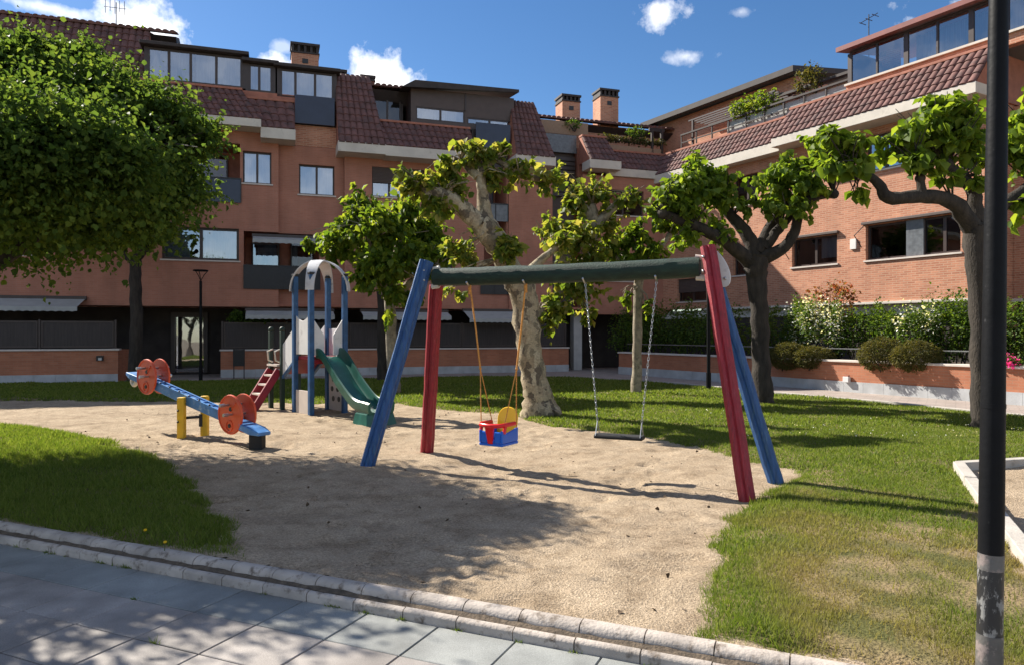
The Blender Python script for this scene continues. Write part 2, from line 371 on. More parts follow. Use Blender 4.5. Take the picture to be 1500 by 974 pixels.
# ------------------------------------------------------------------ plan helpers (photograph measurements -> metres)
def g(u, v, z=0.0):
    d = (CAMH - z) * FPX / (v - 487.0); return ((u - 750) / FPX * d, d)
def at(u, v, d):
    return Vector(((u - 750) / FPX * d, d, CAMH + (487 - v) / FPX * d))
class Frame:
    """a wall plane: x along the wall, y into the building, z up"""
    def __init__(s, O, a): s.O = O; s.a = a; s.ax = (math.cos(a), math.sin(a)); s.ay = (-math.sin(a), math.cos(a))
    def p(s, u, v, y=0.0):
        rx = (u - 750) / FPX
        d = (y + s.O[0] * s.ay[0] + s.O[1] * s.ay[1]) / (rx * s.ay[0] + s.ay[1])
        return ((rx * d - s.O[0]) * s.ax[0] + (d - s.O[1]) * s.ax[1], CAMH + (487 - v) / FPX * d)
    def x(s, u, y=0.0): return s.p(u, 487, y)[0]
    def z(s, u, v, y=0.0): return s.p(u, v, y)[1]
    def w(s, x, y, z=0.0): return Vector((s.O[0] + x * s.ax[0] + y * s.ay[0], s.O[1] + x * s.ax[1] + y * s.ay[1], z))
FF = Frame((-10.25, 27.5), math.atan2(.33, 1))
RF = Frame((6.92, 33.17), math.atan2(-.865, .502))
KF = Frame((-1.32, 4.59), math.atan2(-.406, .914))

# ------------------------------------------------------------------ ground
def ground_mat():
    return mat('earth', (.20, .16, .11), .95, .2, .8)
def sand_mat():
    m, nt, N, L, P = new_mat('coarse sand')
    tc = N.new('ShaderNodeTexCoord')
    def noise(s, d=6, r=.6):
        n = N.new('ShaderNodeTexNoise'); n.inputs['Scale'].default_value = s; n.inputs['Detail'].default_value = d; n.inputs['Roughness'].default_value = r
        L.new(tc.outputs['Object'], n.inputs['Vector']); return n.outputs['Fac']
    def ramp(f, a, b, p0=.35, p1=.65):
        c = N.new('ShaderNodeValToRGB'); c.color_ramp.elements[0].position = p0; c.color_ramp.elements[1].position = p1
        c.color_ramp.elements[0].color = (*a, 1); c.color_ramp.elements[1].color = (*b, 1); L.new(f, c.inputs[0]); return c.outputs[0]
    base = ramp(noise(1.3), (.355, .275, .19), (.455, .36, .255))
    fine = ramp(noise(52, 8, .85), (.42, .40, .37), (1.3, 1.3, 1.3), .36, .60)
    mx = N.new('ShaderNodeMix'); mx.data_type = 'RGBA'; mx.blend_type = 'MULTIPLY'; mx.inputs['Factor'].default_value = 1
    L.new(base, mx.inputs[6]); L.new(fine, mx.inputs[7])
    dk = ramp(noise(3.2, 9, .72), (1.05, 1.05, 1.05), (.52, .47, .41), .47, .70)
    mx2 = N.new('ShaderNodeMix'); mx2.data_type = 'RGBA'; mx2.blend_type = 'MULTIPLY'; mx2.inputs['Factor'].default_value = .8
    L.new(mx.outputs[2], mx2.inputs[6]); L.new(dk, mx2.inputs[7])
    L.new(mx2.outputs[2], P.inputs['Base Color']); P.inputs['Roughness'].default_value = .95; P.inputs['Specular IOR Level'].default_value = .15
    vo = N.new('ShaderNodeTexVoronoi'); vo.inputs['Scale'].default_value = 75; L.new(tc.outputs['Object'], vo.inputs['Vector'])
    ad = N.new('ShaderNodeMath'); ad.operation = 'MULTIPLY_ADD'; L.new(noise(13, 10, .78), ad.inputs[0]); ad.inputs[1].default_value = 3.2; L.new(vo.outputs['Distance'], ad.inputs[2])
    b = N.new('ShaderNodeBump'); b.inputs['Strength'].default_value = .55; b.inputs['Distance'].default_value = .022
    L.new(ad.outputs[0], b.inputs['Height']); L.new(b.outputs[0], P.inputs['Normal'])
    return m
M['sand'] = sand_mat()
o = MB().add([(-300, -100, -.16), (300, -100, -.16), (300, 400, -.16), (-300, 400, -.16)], [(0, 1, 2, 3)]).build('ground', ground_mat()); tag(o, kind='structure')

def vnoise(x, y, seed=0):
    """smooth value noise"""
    xi = np.floor(x).astype(int); yi = np.floor(y).astype(int); fx = x - xi; fy = y - yi
    def h(a, b):
        n = (a * 374761393 + b * 668265263 + seed * 974711) & 0x7fffffff
        n = ((n ^ (n >> 13)) * 1274126177) & 0x7fffffff
        return ((n ^ (n >> 16)) & 0xffff) / 65535.0
    fx = fx * fx * (3 - 2 * fx); fy = fy * fy * (3 - 2 * fy)
    return (h(xi, yi) * (1 - fx) + h(xi + 1, yi) * fx) * (1 - fy) + (h(xi, yi + 1) * (1 - fx) + h(xi + 1, yi + 1) * fx) * fy
def fbm(x, y, seed=0, o=4):
    s = 0; a = .5
    for i in range(o): s = s + a * vnoise(x * 2 ** i, y * 2 ** i, seed + i); a *= .5
    return s
def sdist(poly, X, Y):
    """signed distance to a polygon, positive inside"""
    P = np.asarray(poly, float); Q = np.roll(P, -1, 0)
    dm = np.full(X.shape, 1e9); ins = np.zeros(X.shape, bool)
    for (ax, ay), (bx, by) in zip(P, Q):
        ex, ey = bx - ax, by - ay; t = np.clip(((X - ax) * ex + (Y - ay) * ey) / (ex * ex + ey * ey + 1e-12), 0, 1)
        dm = np.minimum(dm, np.hypot(X - ax - t * ex, Y - ay - t * ey))
        c = ((ay > Y) != (by > Y)); ins ^= c & (X < (bx - ax) * (Y - ay) / ((by - ay) if by != ay else 1e-12) + ax)
    return np.where(ins, dm, -dm)
def grid_sheet(name, xr, yr, step, zf, material, keep=None):
    xs = np.arange(xr[0], xr[1] + step / 2, step); ys = np.arange(yr[0], yr[1] + step / 2, step)
    X, Y = np.meshgrid(xs, ys); Z = zf(X, Y); nx, ny = len(xs), len(ys)
    V = np.stack([X, Y, Z], -1).reshape(-1, 3)
    I = np.arange(nx * ny).reshape(ny, nx)
    Fq = np.stack([I[:-1, :-1], I[:-1, 1:], I[1:, 1:], I[1:, :-1]], -1).reshape(-1, 4)
    if keep is not None:
        k = keep(X, Y).reshape(-1); Fq = Fq[k[Fq].any(1)]
        used = np.unique(Fq); mp = -np.ones(len(V), int); mp[used] = np.arange(len(used)); V = V[used]; Fq = mp[Fq]
    return np_mesh(name, V, Fq, material, smooth=True)

kx, ky = KF.ax, KF.ay
def kerb_side(X, Y): return (X - KF.O[0]) * ky[0] + (Y - KF.O[1]) * ky[1]     # metres beyond the kerb front
def K(x, y): w = KF.w(x, y); return (w.x, w.y)

LAWN_R = [K(2.46, .18), K(4.7, .18), (3.05, 4.0), (5.22, 8.60), (9.5, 9.75), (16, 11.4), (16, 11.2), (13.5, 10.7), (12, 10.9), (10.8, 11.6), (9.2, 14.2), (8.38, 16.1), (6.76, 18.8), (5.19, 21.9), (3.54, 24.0), (2.0, 25.4),
          (-1.3, 26.2), (-3.64, 25.3), (-10, 23.7), (-16.7, 22.2), (-24, 20), (-24, 18.6), (-16, 17.9), (-12.2, 17.2), (-7.92, 16.8), (-5.44, 16.5), (-2.64, 16.35), (-1.56, 15.2), (.0, 14.2),
          (.75, 12.3), (1.99, 11.2), (2.42, 10.2), (2.85, 9.3), (3.22, 8.6), (3.25, 8.1), (2.62, 7.3), (2.08, 6.55), (1.60, 5.7), (1.28, 4.67)]
LAWN_L = [K(-.75, .18), K(-14, .18), (-15, 12.5), (-8.89, 12.56), (-7.83, 12.03), (-6.08, 10.73), (-4.55, 9.27), (-3.16, 7.28), (-2.37, 5.99)]
def rough_edge(poly, X, Y, seed):
    return sdist(poly, X, Y) + (fbm(X * 2.2, Y * 2.2, seed) - .47) * .34 + (vnoise(X * 11, Y * 11, seed + 9) - .5) * .07
def lawn_z(poly, seed):
    def f(X, Y):
        d = np.minimum(rough_edge(poly, X, Y, seed), (kerb_side(X, Y) - .24) * 1.5)
        t = np.clip((d + .12) / .34, 0, 1); t = t * t * (3 - 2 * t)
        return -.045 + .085 * t + (fbm(X * 1.2, Y * 1.2, seed + 3) - .47) * .04 * t
    return f
pr_ = random.Random(12); PRINTS = []
for k in range(34):          # short walks
    x, y, an = pr_.uniform(-6, 2.5), pr_.uniform(4.3, 14), pr_.uniform(0, 6.28)
    for i in range(pr_.randint(4, 9)):
        PRINTS.append((x + math.cos(an + 1.57) * .08 * (-1) ** i, y + math.sin(an + 1.57) * .08 * (-1) ** i, an + pr_.uniform(-.2, .2), pr_.uniform(.75, 1.15)))
        x += math.cos(an) * .42; y += math.sin(an) * .42; an += pr_.uniform(-.15, .15)
for k in range(150): PRINTS.append((pr_.uniform(-7, 3), pr_.uniform(4.2, 15), pr_.uniform(0, 6.28), pr_.uniform(.5, 1.6)))
def sand_z(X, Y):
    z = (fbm(X * .9, Y * .9, 5) - .47) * .05 + (fbm(X * 5, Y * 5, 15) - .47) * .04
    for (cx, cy, rx_, ry_, dp) in ((-.16, 8.6, .9, .7, .032), (1.2, 8.0, .9, .7, .036), (-2.3, 12.4, .8, .6, .032), (-3.4, 9.9, .5, .4, .03), (-6.3, 12.0, .5, .4, .03)):
        z = z - dp * np.exp(-(((X - cx) / rx_) ** 2 + ((Y - cy) / ry_) ** 2))
    for (px, py, an, sz) in PRINTS:      # shoe prints and scuffs
        k = (np.abs(X - px) < .5) & (np.abs(Y - py) < .5)
        if not k.any(): continue
        a = (X[k] - px) * math.cos(an) + (Y[k] - py) * math.sin(an); b = -(X[k] - px) * math.sin(an) + (Y[k] - py) * math.cos(an)
        q = (a / (.14 * sz)) ** 2 + (b / (.065 * sz)) ** 2
        z[k] += -.020 * sz * np.exp(-q) + .010 * sz * np.exp(-(np.sqrt(q) - 1.5) ** 2 * 5)
    return z - .004
o = grid_sheet('sand', (-17, 4.5), (2.6, 20), .05, sand_z, M['sand'], lambda X, Y: (kerb_side(X, Y) > .2) & (((sdist(LAWN_R, X, Y) < .8) & (sdist(LAWN_L, X, Y) < .8)) | (kerb_side(X, Y) < .9))); tag(o, kind='structure')

def turf_mat():
    m, nt, N, L, P = new_mat('turf soil')
    tc = N.new('ShaderNodeTexCoord')
    n = N.new('ShaderNodeTexNoise'); n.inputs['Scale'].default_value = 2.2; n.inputs['Detail'].default_value = 8; L.new(tc.outputs['Object'], n.inputs['Vector'])
    c = N.new('ShaderNodeValToRGB'); e = c.color_ramp.elements
    e[0].position = .40; e[0].color = (.095, .095, .034, 1); e[1].position = .62; e[1].color = (.24, .18, .10, 1)
    L.new(n.outputs['Fac'], c.inputs[0]); L.new(c.outputs[0], P.inputs['Base Color']); P.inputs['Roughness'].default_value = 1
    P.inputs['Specular IOR Level'].default_value = .1
    b = N.new('ShaderNodeBump'); b.inputs['Strength'].default_value = .8; b.inputs['Distance'].default_value = .03
    n2 = N.new('ShaderNodeTexNoise'); n2.inputs['Scale'].default_value = 45; n2.inputs['Detail'].default_value = 4; L.new(tc.outputs['Object'], n2.inputs['Vector'])
    L.new(n2.outputs['Fac'], b.inputs['Height']); L.new(b.outputs[0], P.inputs['Normal'])
    return m
M['turf'] = turf_mat()
for poly, seed, nm in ((LAWN_R, 31, 'lawn'), (LAWN_L, 47, 'lawn')):
    P_ = np.array(poly)
    o = grid_sheet(nm, (P_[:, 0].min() - .4, P_[:, 0].max() + .4), (P_[:, 1].min() - .4, P_[:, 1].max() + .4), .12, lawn_z(poly, seed), M['turf'],
                   lambda X, Y: (rough_edge(poly, X, Y, seed) > -.2) & (kerb_side(X, Y) > .20)); tag(o, kind='structure')

def grass_mat():
    m, nt, N, L, P = new_mat('grass blade')
    g_ = N.new('ShaderNodeNewGeometry'); tc = N.new('ShaderNodeTexCoord')
    c1 = N.new('ShaderNodeValToRGB'); e = c1.color_ramp.elements
    e[0].color = (.075, .125, .014, 1); e[1].color = (.23, .25, .06, 1); x = e.new(.5); x.color = (.135, .18, .026, 1)
    L.new(g_.outputs['Random Per Island'], c1.inputs[0])
    # dry straw patches on the near right lawn
    n = N.new('ShaderNodeTexNoise'); n.inputs['Scale'].default_value = .9; n.inputs['Detail'].default_value = 5; L.new(tc.outputs['Object'], n.inputs['Vector'])
    sp = N.new('ShaderNodeSeparateXYZ'); L.new(tc.outputs['Object'], sp.inputs[0])
    mr = N.new('ShaderNodeMapRange'); mr.inputs['From Min'].default_value = 8.5; mr.inputs['From Max'].default_value = 4.4; mr.inputs['To Min'].default_value = -.20; mr.inputs['To Max'].default_value = .19
    L.new(sp.outputs[1], mr.inputs['Value'])
    mx_ = N.new('ShaderNodeMapRange'); mx_.inputs['From Min'].default_value = 1.2; mx_.inputs['From Max'].default_value = 1.9; mx_.inputs['To Min'].default_value = -.35; mx_.inputs['To Max'].default_value = 0
    L.new(sp.outputs[0], mx_.inputs['Value'])
    a = N.new('ShaderNodeMath'); L.new(n.outputs['Fac'], a.inputs[0]); L.new(mr.outputs[0], a.inputs[1])
    a2 = N.new('ShaderNodeMath'); L.new(a.outputs[0], a2.inputs[0]); L.new(mx_.outputs[0], a2.inputs[1])
    m2 = N.new('ShaderNodeMapRange'); m2.inputs['From Min'].default_value = .47; m2.inputs['From Max'].default_value = .74; L.new(a2.outputs[0], m2.inputs['Value'])
    mix = N.new('ShaderNodeMix'); mix.data_type = 'RGBA'; L.new(m2.outputs[0], mix.inputs['Factor']); L.new(c1.outputs[0], mix.inputs[6]); mix.inputs[7].default_value = (.26, .205, .09, 1)
    L.new(mix.outputs[2], P.inputs['Base Color']); P.inputs['Roughness'].default_value = .6; P.inputs['Specular IOR Level'].default_value = .25
    tr = N.new('ShaderNodeBsdfTranslucent'); vm = N.new('ShaderNodeVectorMath'); vm.operation = 'MULTIPLY'; L.new(mix.outputs[2], vm.inputs[0]); vm.inputs[1].default_value = (1.5, 1.6, .8)
    L.new(vm.outputs[0], tr.inputs[0]); ms = N.new('ShaderNodeMixShader'); ms.inputs[0].default_value = .45
    L.new(P.outputs[0], ms.inputs[1]); L.new(tr.outputs[0], ms.inputs[2]); L.new(ms.outputs[0], N['Material Output'].inputs['Surface'])
    return m
M['grass'] = grass_mat()
def grass_field(poly, seed, bands, label):
    rg = np.random.default_rng(seed); zf = lawn_z(poly, seed); Vs = []
    P_ = np.array(poly); x0, x1, y0, y1 = P_[:, 0].min() - .2, P_[:, 0].max() + .2, P_[:, 1].min() - .2, P_[:, 1].max() + .2
    for (ya, yb, dens, h, w) in bands:
        a, b = max(ya, y0), min(yb, y1)
        if b <= a: continue
        n = int((x1 - x0) * (b - a) * dens)
        X = rg.uniform(x0, x1, n); Y = rg.uniform(a, b, n)
        k = (np.abs(X) < Y * .80 + 1.2); X = X[k]; Y = Y[k]
        d = rough_edge(poly, X, Y, seed)
        keep = (d > -.03) & (kerb_side(X, Y) > .2)
        # worn patches at the near right corner
        bare = (fbm(X * 1.7 + 3, Y * 1.7, seed + 77) - .45) * 2.8 + np.clip((5.4 - Y) / 2.2, -.6, .55) - np.clip((2.0 - X) / .5, 0, 1) * (X > 0)
        keep &= (rg.uniform(0, 1, len(X)) > np.clip(bare * 1.5, 0, .9)) | (X < 0)
        X = X[keep]; Y = Y[keep]; d = d[keep]; n = len(X)
        Z = zf(X, Y) - .004
        ht = h * (.45 + .9 * rg.random(n)) * (.45 + 1.5 * fbm(X * 1.6, Y * 1.6, seed + 5)) * (1 + .5 * np.clip(1 - np.abs(d) / .15, 0, 1))
        an = rg.uniform(0, 2 * np.pi, n); ln = rg.uniform(.1, .9, n) * ht; la = rg.uniform(0, 2 * np.pi, n)
        wd = w * (.6 + .8 * rg.random(n))
        dx, dy = np.cos(an) * wd, np.sin(an) * wd
        v = np.stack([np.stack([X - dx, Y - dy, Z], -1), np.stack([X + dx, Y + dy, Z], -1), np.stack([X + np.cos(la) * ln, Y + np.sin(la) * ln, Z + ht], -1)], 1)
        Vs.append(v.reshape(-1, 3))
    V = np.concatenate(Vs); Fq = np.arange(len(V)).reshape(-1, 3)
    o = np_mesh('grass', V, Fq, M['grass']); tag(o, label, 'grass', kind='stuff'); return o
grass_field(LAWN_R, 31, [(2.4, 5, 13000, .027, .0026), (5, 8, 7500, .028, .0038), (8, 12, 3600, .03, .006), (12, 17, 1400, .036, .011), (17, 28, 550, .045, .018), (2.4, 9, 200, .055, .004)], 'sunlit green lawn with dry straw patches right of the sand')
grass_field(LAWN_L, 47, [(4, 7, 8500, .038, .0034), (7, 10, 5200, .038, .0045), (10, 13, 3000, .042, .0065), (4, 10, 200, .065, .0045)], 'shaded dense lawn left of the sand by the kerb')

# far walkway, edging, sand pit on the right
def pave_mat(name, c1, c2, mort, bw, rh):
    m = brick_mat(name, c1, c2, mort, bw, rh, .008, .2)
    N = m.node_tree.nodes; L = m.node_tree.links
    tc = [n for n in N if n.type == 'TEX_COORD'][0]; br = [n for n in N if n.type == 'TEX_BRICK'][0]
    mp = N.new('ShaderNodeMapping'); mp.inputs['Rotation'].default_value = (0, 0, .55); L.new(tc.outputs['Object'], mp.inputs[0]); L.new(mp.outputs[0], br.inputs['Vector'])
    return m
M['walk'] = pave_mat('pinkish walkway pavers', (.345, .285, .25), (.30, .255, .225), (.22, .19, .165), .40, .20)
o = MB().add([(-60, 12, -.075), (60, 8.5, -.075), (60, 90, -.075), (-60, 90, -.075)], [(0, 1, 2, 3)]).build('walkway', M['walk']); tag(o, kind='structure')
M['kerb'] = mat('weathered kerb stone', (.40, .35, .305), .9, .25, 5, .3, 60, c2=(.13, .10, .075), thr=.53, soft=.14, wscale=11)
M['groove'] = mat('soil in kerb groove', (.10, .075, .052), 1, .4, 25, .6, 60)
def edging(pts, w, z0, z1, seg, name='edging'):
    mb = MB(); acc = [Vector((*p, 0)) for p in pts]
    for a, b in zip(acc, acc[1:]):
        n = max(1, int((b - a).length / seg))
        for i in range(n):
            p = a.lerp(b, i / n); q = a.lerp(b, (i + 1) / n); e = (q - p).normalized() * .004
            j = rnd.uniform(-.006, .006)
            mb.bar(p + e + Vector((0, 0, (z0 + z1) / 2 + j)), q - e + Vector((0, 0, (z0 + z1) / 2 + j)), w, z1 - z0)
    o = mb.build(name, M['kerb_pale'], bevel=.008); tag(o, kind='structure'); return o
M['kerb_pale'] = mat('pale edging stone', (.40, .37, .33), .9, .15, 4, .3, 40, c2=(.24, .21, .17), thr=.56, soft=.15, wscale=5)
edging([(3.6, 24.1), (5.28, 22.0), (6.85, 18.9), (8.47, 16.2), (9.28, 14.3), (10.9, 11.7), (12, 11.0), (13.6, 10.8), (16.2, 11.3)], .14, -.14, .065, .8, 'kerb')
edging([(16, 11.15), (9.5, 9.66), (5.26, 8.52), (3.12, 4.02), (2.6, 2.95)], .12, -.12, .085, .9, 'kerb')
PIT = [(3.12, 3.6), (5.26, 8.5), (9.5, 9.6), (16, 11.1), (16, 3)]
o = grid_sheet('sand', (2.9, 14), (2.6, 11), .12, lambda X, Y: sand_z(X, Y) - .01, M['sand'], lambda X, Y: sdist(PIT, X, Y) > -.05); tag(o, kind='structure')

# near kerb: moulded stones with a soil filled groove
mb = MB(); gv = MB()
prof = [(0, -.16), (0, -.058), (.008, -.046), (.034, -.037), (.047, -.042), (.054, -.062), (.080, -.062), (.083, -.028), (.089, -.008), (.104, .008), (.13, .017), (.168, .017), (.185, .010), (.195, -.01), (.195, -.16)]
for i in range(-34, 22):
    x0 = .02 + i * .357; j = rnd.uniform(-.002, .002); dy = rnd.uniform(-.003, .003)
    n = len(prof); e = .0035
    mb.add([tuple(KF.w(x0 + e, y + dy, z + j)) for y, z in prof] + [tuple(KF.w(x0 + .357 - e, y + dy, z + j)) for y, z in prof],
           [(k, n + k, n + (k + 1) % n, (k + 1) % n) for k in range(n)] + [tuple(range(n)), tuple(range(n, 2 * n))[::-1]])
o = mb.build('kerb', M['kerb'], smooth=50); tag(o, kind='structure')
xs = [(-12.2 + i * .05) for i in range(400)]
for a, b in zip(xs, xs[1:]):
    za, zb = [.007 * math.sin(x * 9.1) * math.sin(x * 3.3 + 1) + .004 * math.sin(x * 31) for x in (a, b)]
    gv.add([tuple(KF.w(a, .040, za * .3 - .0395)), tuple(KF.w(b, .040, zb * .3 - .0395)), tuple(KF.w(b, .078, zb * .8 - .026)), tuple(KF.w(a, .078, za * .8 - .026))], [(0, 1, 2, 3)])
o = gv.build('soil', M['groove']); tag(o, kind='structure')
# dirt line where kerb meets the paving
def tile_mat(name, c):
    m, nt, N, L, P = new_mat(name)
    g_ = N.new('ShaderNodeNewGeometry'); tc = N.new('ShaderNodeTexCoord')
    mr = N.new('ShaderNodeMapRange'); mr.inputs['To Min'].default_value = .84; mr.inputs['To Max'].default_value = 1.12; L.new(g_.outputs['Random Per Island'], mr.inputs['Value'])
    n = N.new('ShaderNodeTexNoise'); n.inputs['Scale'].default_value = 3.5; n.inputs['Detail'].default_value = 8; L.new(tc.outputs['Object'], n.inputs['Vector'])
    m2 = N.new('ShaderNodeMapRange'); m2.inputs['From Min'].default_value = .3; m2.inputs['From Max'].default_value = .7; m2.inputs['To Min'].default_value = .70; m2.inputs['To Max'].default_value = 1.18; L.new(n.outputs['Fac'], m2.inputs['Value'])
    n3 = N.new('ShaderNodeTexNoise'); n3.inputs['Scale'].default_value = 160; n3.inputs['Detail'].default_value = 2; L.new(tc.outputs['Object'], n3.inputs['Vector'])
    m3 = N.new('ShaderNodeMapRange'); m3.inputs['From Min'].default_value = .3; m3.inputs['From Max'].default_value = .7; m3.inputs['To Min'].default_value = .8; m3.inputs['To Max'].default_value = 1.2; L.new(n3.outputs['Fac'], m3.inputs['Value'])
    a = N.new('ShaderNodeMath'); a.operation = 'MULTIPLY'; L.new(mr.outputs[0], a.inputs[0]); L.new(m2.outputs[0], a.inputs[1])
    a2 = N.new('ShaderNodeMath'); a2.operation = 'MULTIPLY'; L.new(a.outputs[0], a2.inputs[0]); L.new(m3.outputs[0], a2.inputs[1])
    vm = N.new('ShaderNodeVectorMath'); vm.operation = 'SCALE'; vm.inputs[0].default_value = c; L.new(a2.outputs[0], vm.inputs['Scale'])
    L.new(vm.outputs[0], P.inputs['Base Color']); P.inputs['Roughness'].default_value = .7
    b = N.new('ShaderNodeBump'); b.inputs['Strength'].default_value = .25; b.inputs['Distance'].default_value = .004; L.new(n3.outputs['Fac'], b.inputs['Height']); L.new(b.outputs[0], P.inputs['Normal'])
    return m
M['tile_blue'] = tile_mat('blue grey paving slab', (.235, .243, .232)); M['tile_pink'] = tile_mat('pinkish grey paving slab', (.29, .262, .24))
tb, tp = MB(), MB(); TW, TD = .49, .415
for r in range(9):
    for i in range(-17, 12):
        y1 = -r * TD; j = rnd.uniform(-.002, .002); e = .0042
        vs = []
        for (z, s) in ((-.16, 0), (-.104 + j, 0), (-.1 + j, .004)):
            for (a, b) in ((0, 0), (1, 0), (1, 1), (0, 1)):
                xx = i * TW + e + s + a * (TW - 2 * e - 2 * s); yy = y1 - TD + e + s + b * (TD - 2 * e - 2 * s)
                vs.append(tuple(KF.w(xx, yy, z)))
        fs = [(k, (k + 1) % 4, 4 + (k + 1) % 4, 4 + k) for k in range(4)] + [(4 + k, 4 + (k + 1) % 4, 8 + (k + 1) % 4, 8 + k) for k in range(4)] + [(8, 9, 10, 11)]
        (tb if r == 0 else tp).add(vs, fs)
o = tp.build('pavement', M['tile_pink']); tag(o, kind='structure')
o = tb.build('pavement', M['tile_blue']); tag(o, kind='structure')
o = MB().add([tuple(KF.w(x, y, -.112)) for x, y in ((-9, -5), (7, -5), (7, .01), (-9, .01))], [(0, 1, 2, 3)]).build('pavement', M['groove']); tag(o, kind='structure')

# ------------------------------------------------------------------ building helpers
def wall(parent, x0, x1, z0, z1, y, th, ops=(), m=None, name='wall'):
    xs = sorted({x0, x1, *[min(max(a, x0), x1) for o_ in ops for a in o_[:2]]}); zs = sorted({z0, z1, *[min(max(a, z0), z1) for o_ in ops for a in o_[2:4]]})
    def solid(i, j):
        if not (0 <= i < len(xs) - 1 and 0 <= j < len(zs) - 1): return False
        cx, cz = (xs[i] + xs[i + 1]) / 2, (zs[j] + zs[j + 1]) / 2
        return not any(a < cx < b and c < cz < d for a, b, c, d in ops)
    mb = MB()
    for i in range(len(xs) - 1):
        for j in range(len(zs) - 1):
            if not solid(i, j): continue
            a, b, c, d = xs[i], xs[i + 1], zs[j], zs[j + 1]; Y = y + th
            mb.add([(a, y, c), (b, y, c), (b, y, d), (a, y, d)], [(0, 1, 2, 3)])
            mb.add([(a, Y, c), (b, Y, c), (b, Y, d), (a, Y, d)], [(3, 2, 1, 0)])
            if not solid(i - 1, j): mb.add([(a, y, c), (a, y, d), (a, Y, d), (a, Y, c)], [(0, 1, 2, 3)])
            if not solid(i + 1, j): mb.add([(b, y, c), (b, Y, c), (b, Y, d), (b, y, d)], [(0, 1, 2, 3)])
            if not solid(i, j - 1): mb.add([(a, y, c), (a, Y, c), (b, Y, c), (b, y, c)], [(0, 1, 2, 3)])
            if not solid(i, j + 1): mb.add([(a, y, d), (b, y, d), (b, Y, d), (a, Y, d)], [(0, 1, 2, 3)])
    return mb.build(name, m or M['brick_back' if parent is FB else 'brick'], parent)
def window(parent, x0, x1, z0, z1, y, panes=2, fw=.06, curtain=None, shutter=0.0, sill=True, glass='glass', rec=.14, frame='brown', room=1.2, pos=None):
    yf = y + rec; mb = MB()
    mb.box(x0, x1, yf, yf + .07, z1 - fw, z1); mb.box(x0, x1, yf, yf + .07, z0, z0 + fw)
    cuts = pos or [x0 + (x1 - x0) * k / panes for k in range(panes + 1)]
    for k, c in enumerate(cuts):
        a = c if k == 0 else (c - fw if k == len(cuts) - 1 else c - fw / 2 - .012); b = a + fw + (0.024 if 0 < k < len(cuts) - 1 else 0)
        mb.box(a, b, yf - .004, yf + .066, z0 + fw, z1 - fw)
    w = mb.build('window', M[frame], parent)
    MB().add([(x0, yf + .03, z0), (x1, yf + .03, z0), (x1, yf + .03, z1), (x0, yf + .03, z1)], [(0, 1, 2, 3)]).build('pane', M[glass], w)
    r = MB(); a, b, c, d, Y0, Y1 = x0 - .02, x1 + .02, z0 - .02, z1 + .02, yf + .08, yf + .08 + room
    r.add([(a, Y0, c), (b, Y0, c), (b, Y1, c), (a, Y1, c), (a, Y0, d), (b, Y0, d), (b, Y1, d), (a, Y1, d)], [(0, 1, 2, 3), (4, 7, 6, 5), (2, 6, 7, 3), (1, 5, 6, 2), (0, 3, 7, 4)])
    r.build('room_interior', M['room'], w)
    if curtain:
        for (fa, fb, ft) in curtain:
            cx0, cx1 = x0 + (x1 - x0) * fa, x0 + (x1 - x0) * fb; n = max(6, int((cx1 - cx0) / .035)); cm = MB(); vs = []
            for i in range(n + 1):
                t = i / n; off = .025 * math.sin(t * n * 1.3) + .01 * math.sin(t * n * .45 + 2)
                X = cx0 + (cx1 - cx0) * t
                vs += [(X, yf + .14 + off, z0 + (z1 - z0) * ft), (X, yf + .14 + off * .6, z1 - .02)]
            cm.add(vs, [(2 * i, 2 * i + 2, 2 * i + 3, 2 * i + 1) for i in range(n)]).build('curtain', M['curtain'], w, smooth=80)
    if shutter:
        zt = z1 - (z1 - z0) * shutter; s = MB(); nn = max(3, int((z1 - zt) / .055))
        for i in range(nn):
            za = zt + (z1 - zt) * i / nn; zb = zt + (z1 - zt) * (i + 1) / nn
            s.prism_x([(yf - .06, za), (yf - .072, za + .2 * (zb - za)), (yf - .072, za + .8 * (zb - za)), (yf - .06, zb), (yf - .02, zb), (yf - .02, za)], x0 + .02, x1 - .02)
        s.build('shutter', M['shutter'], w)
    if sill:
        MB().box(x0 - .06, x1 + .06, y - .05, yf + .02, z0 - .055, z0 - .001).build('sill', M['coping'], w)
    return w
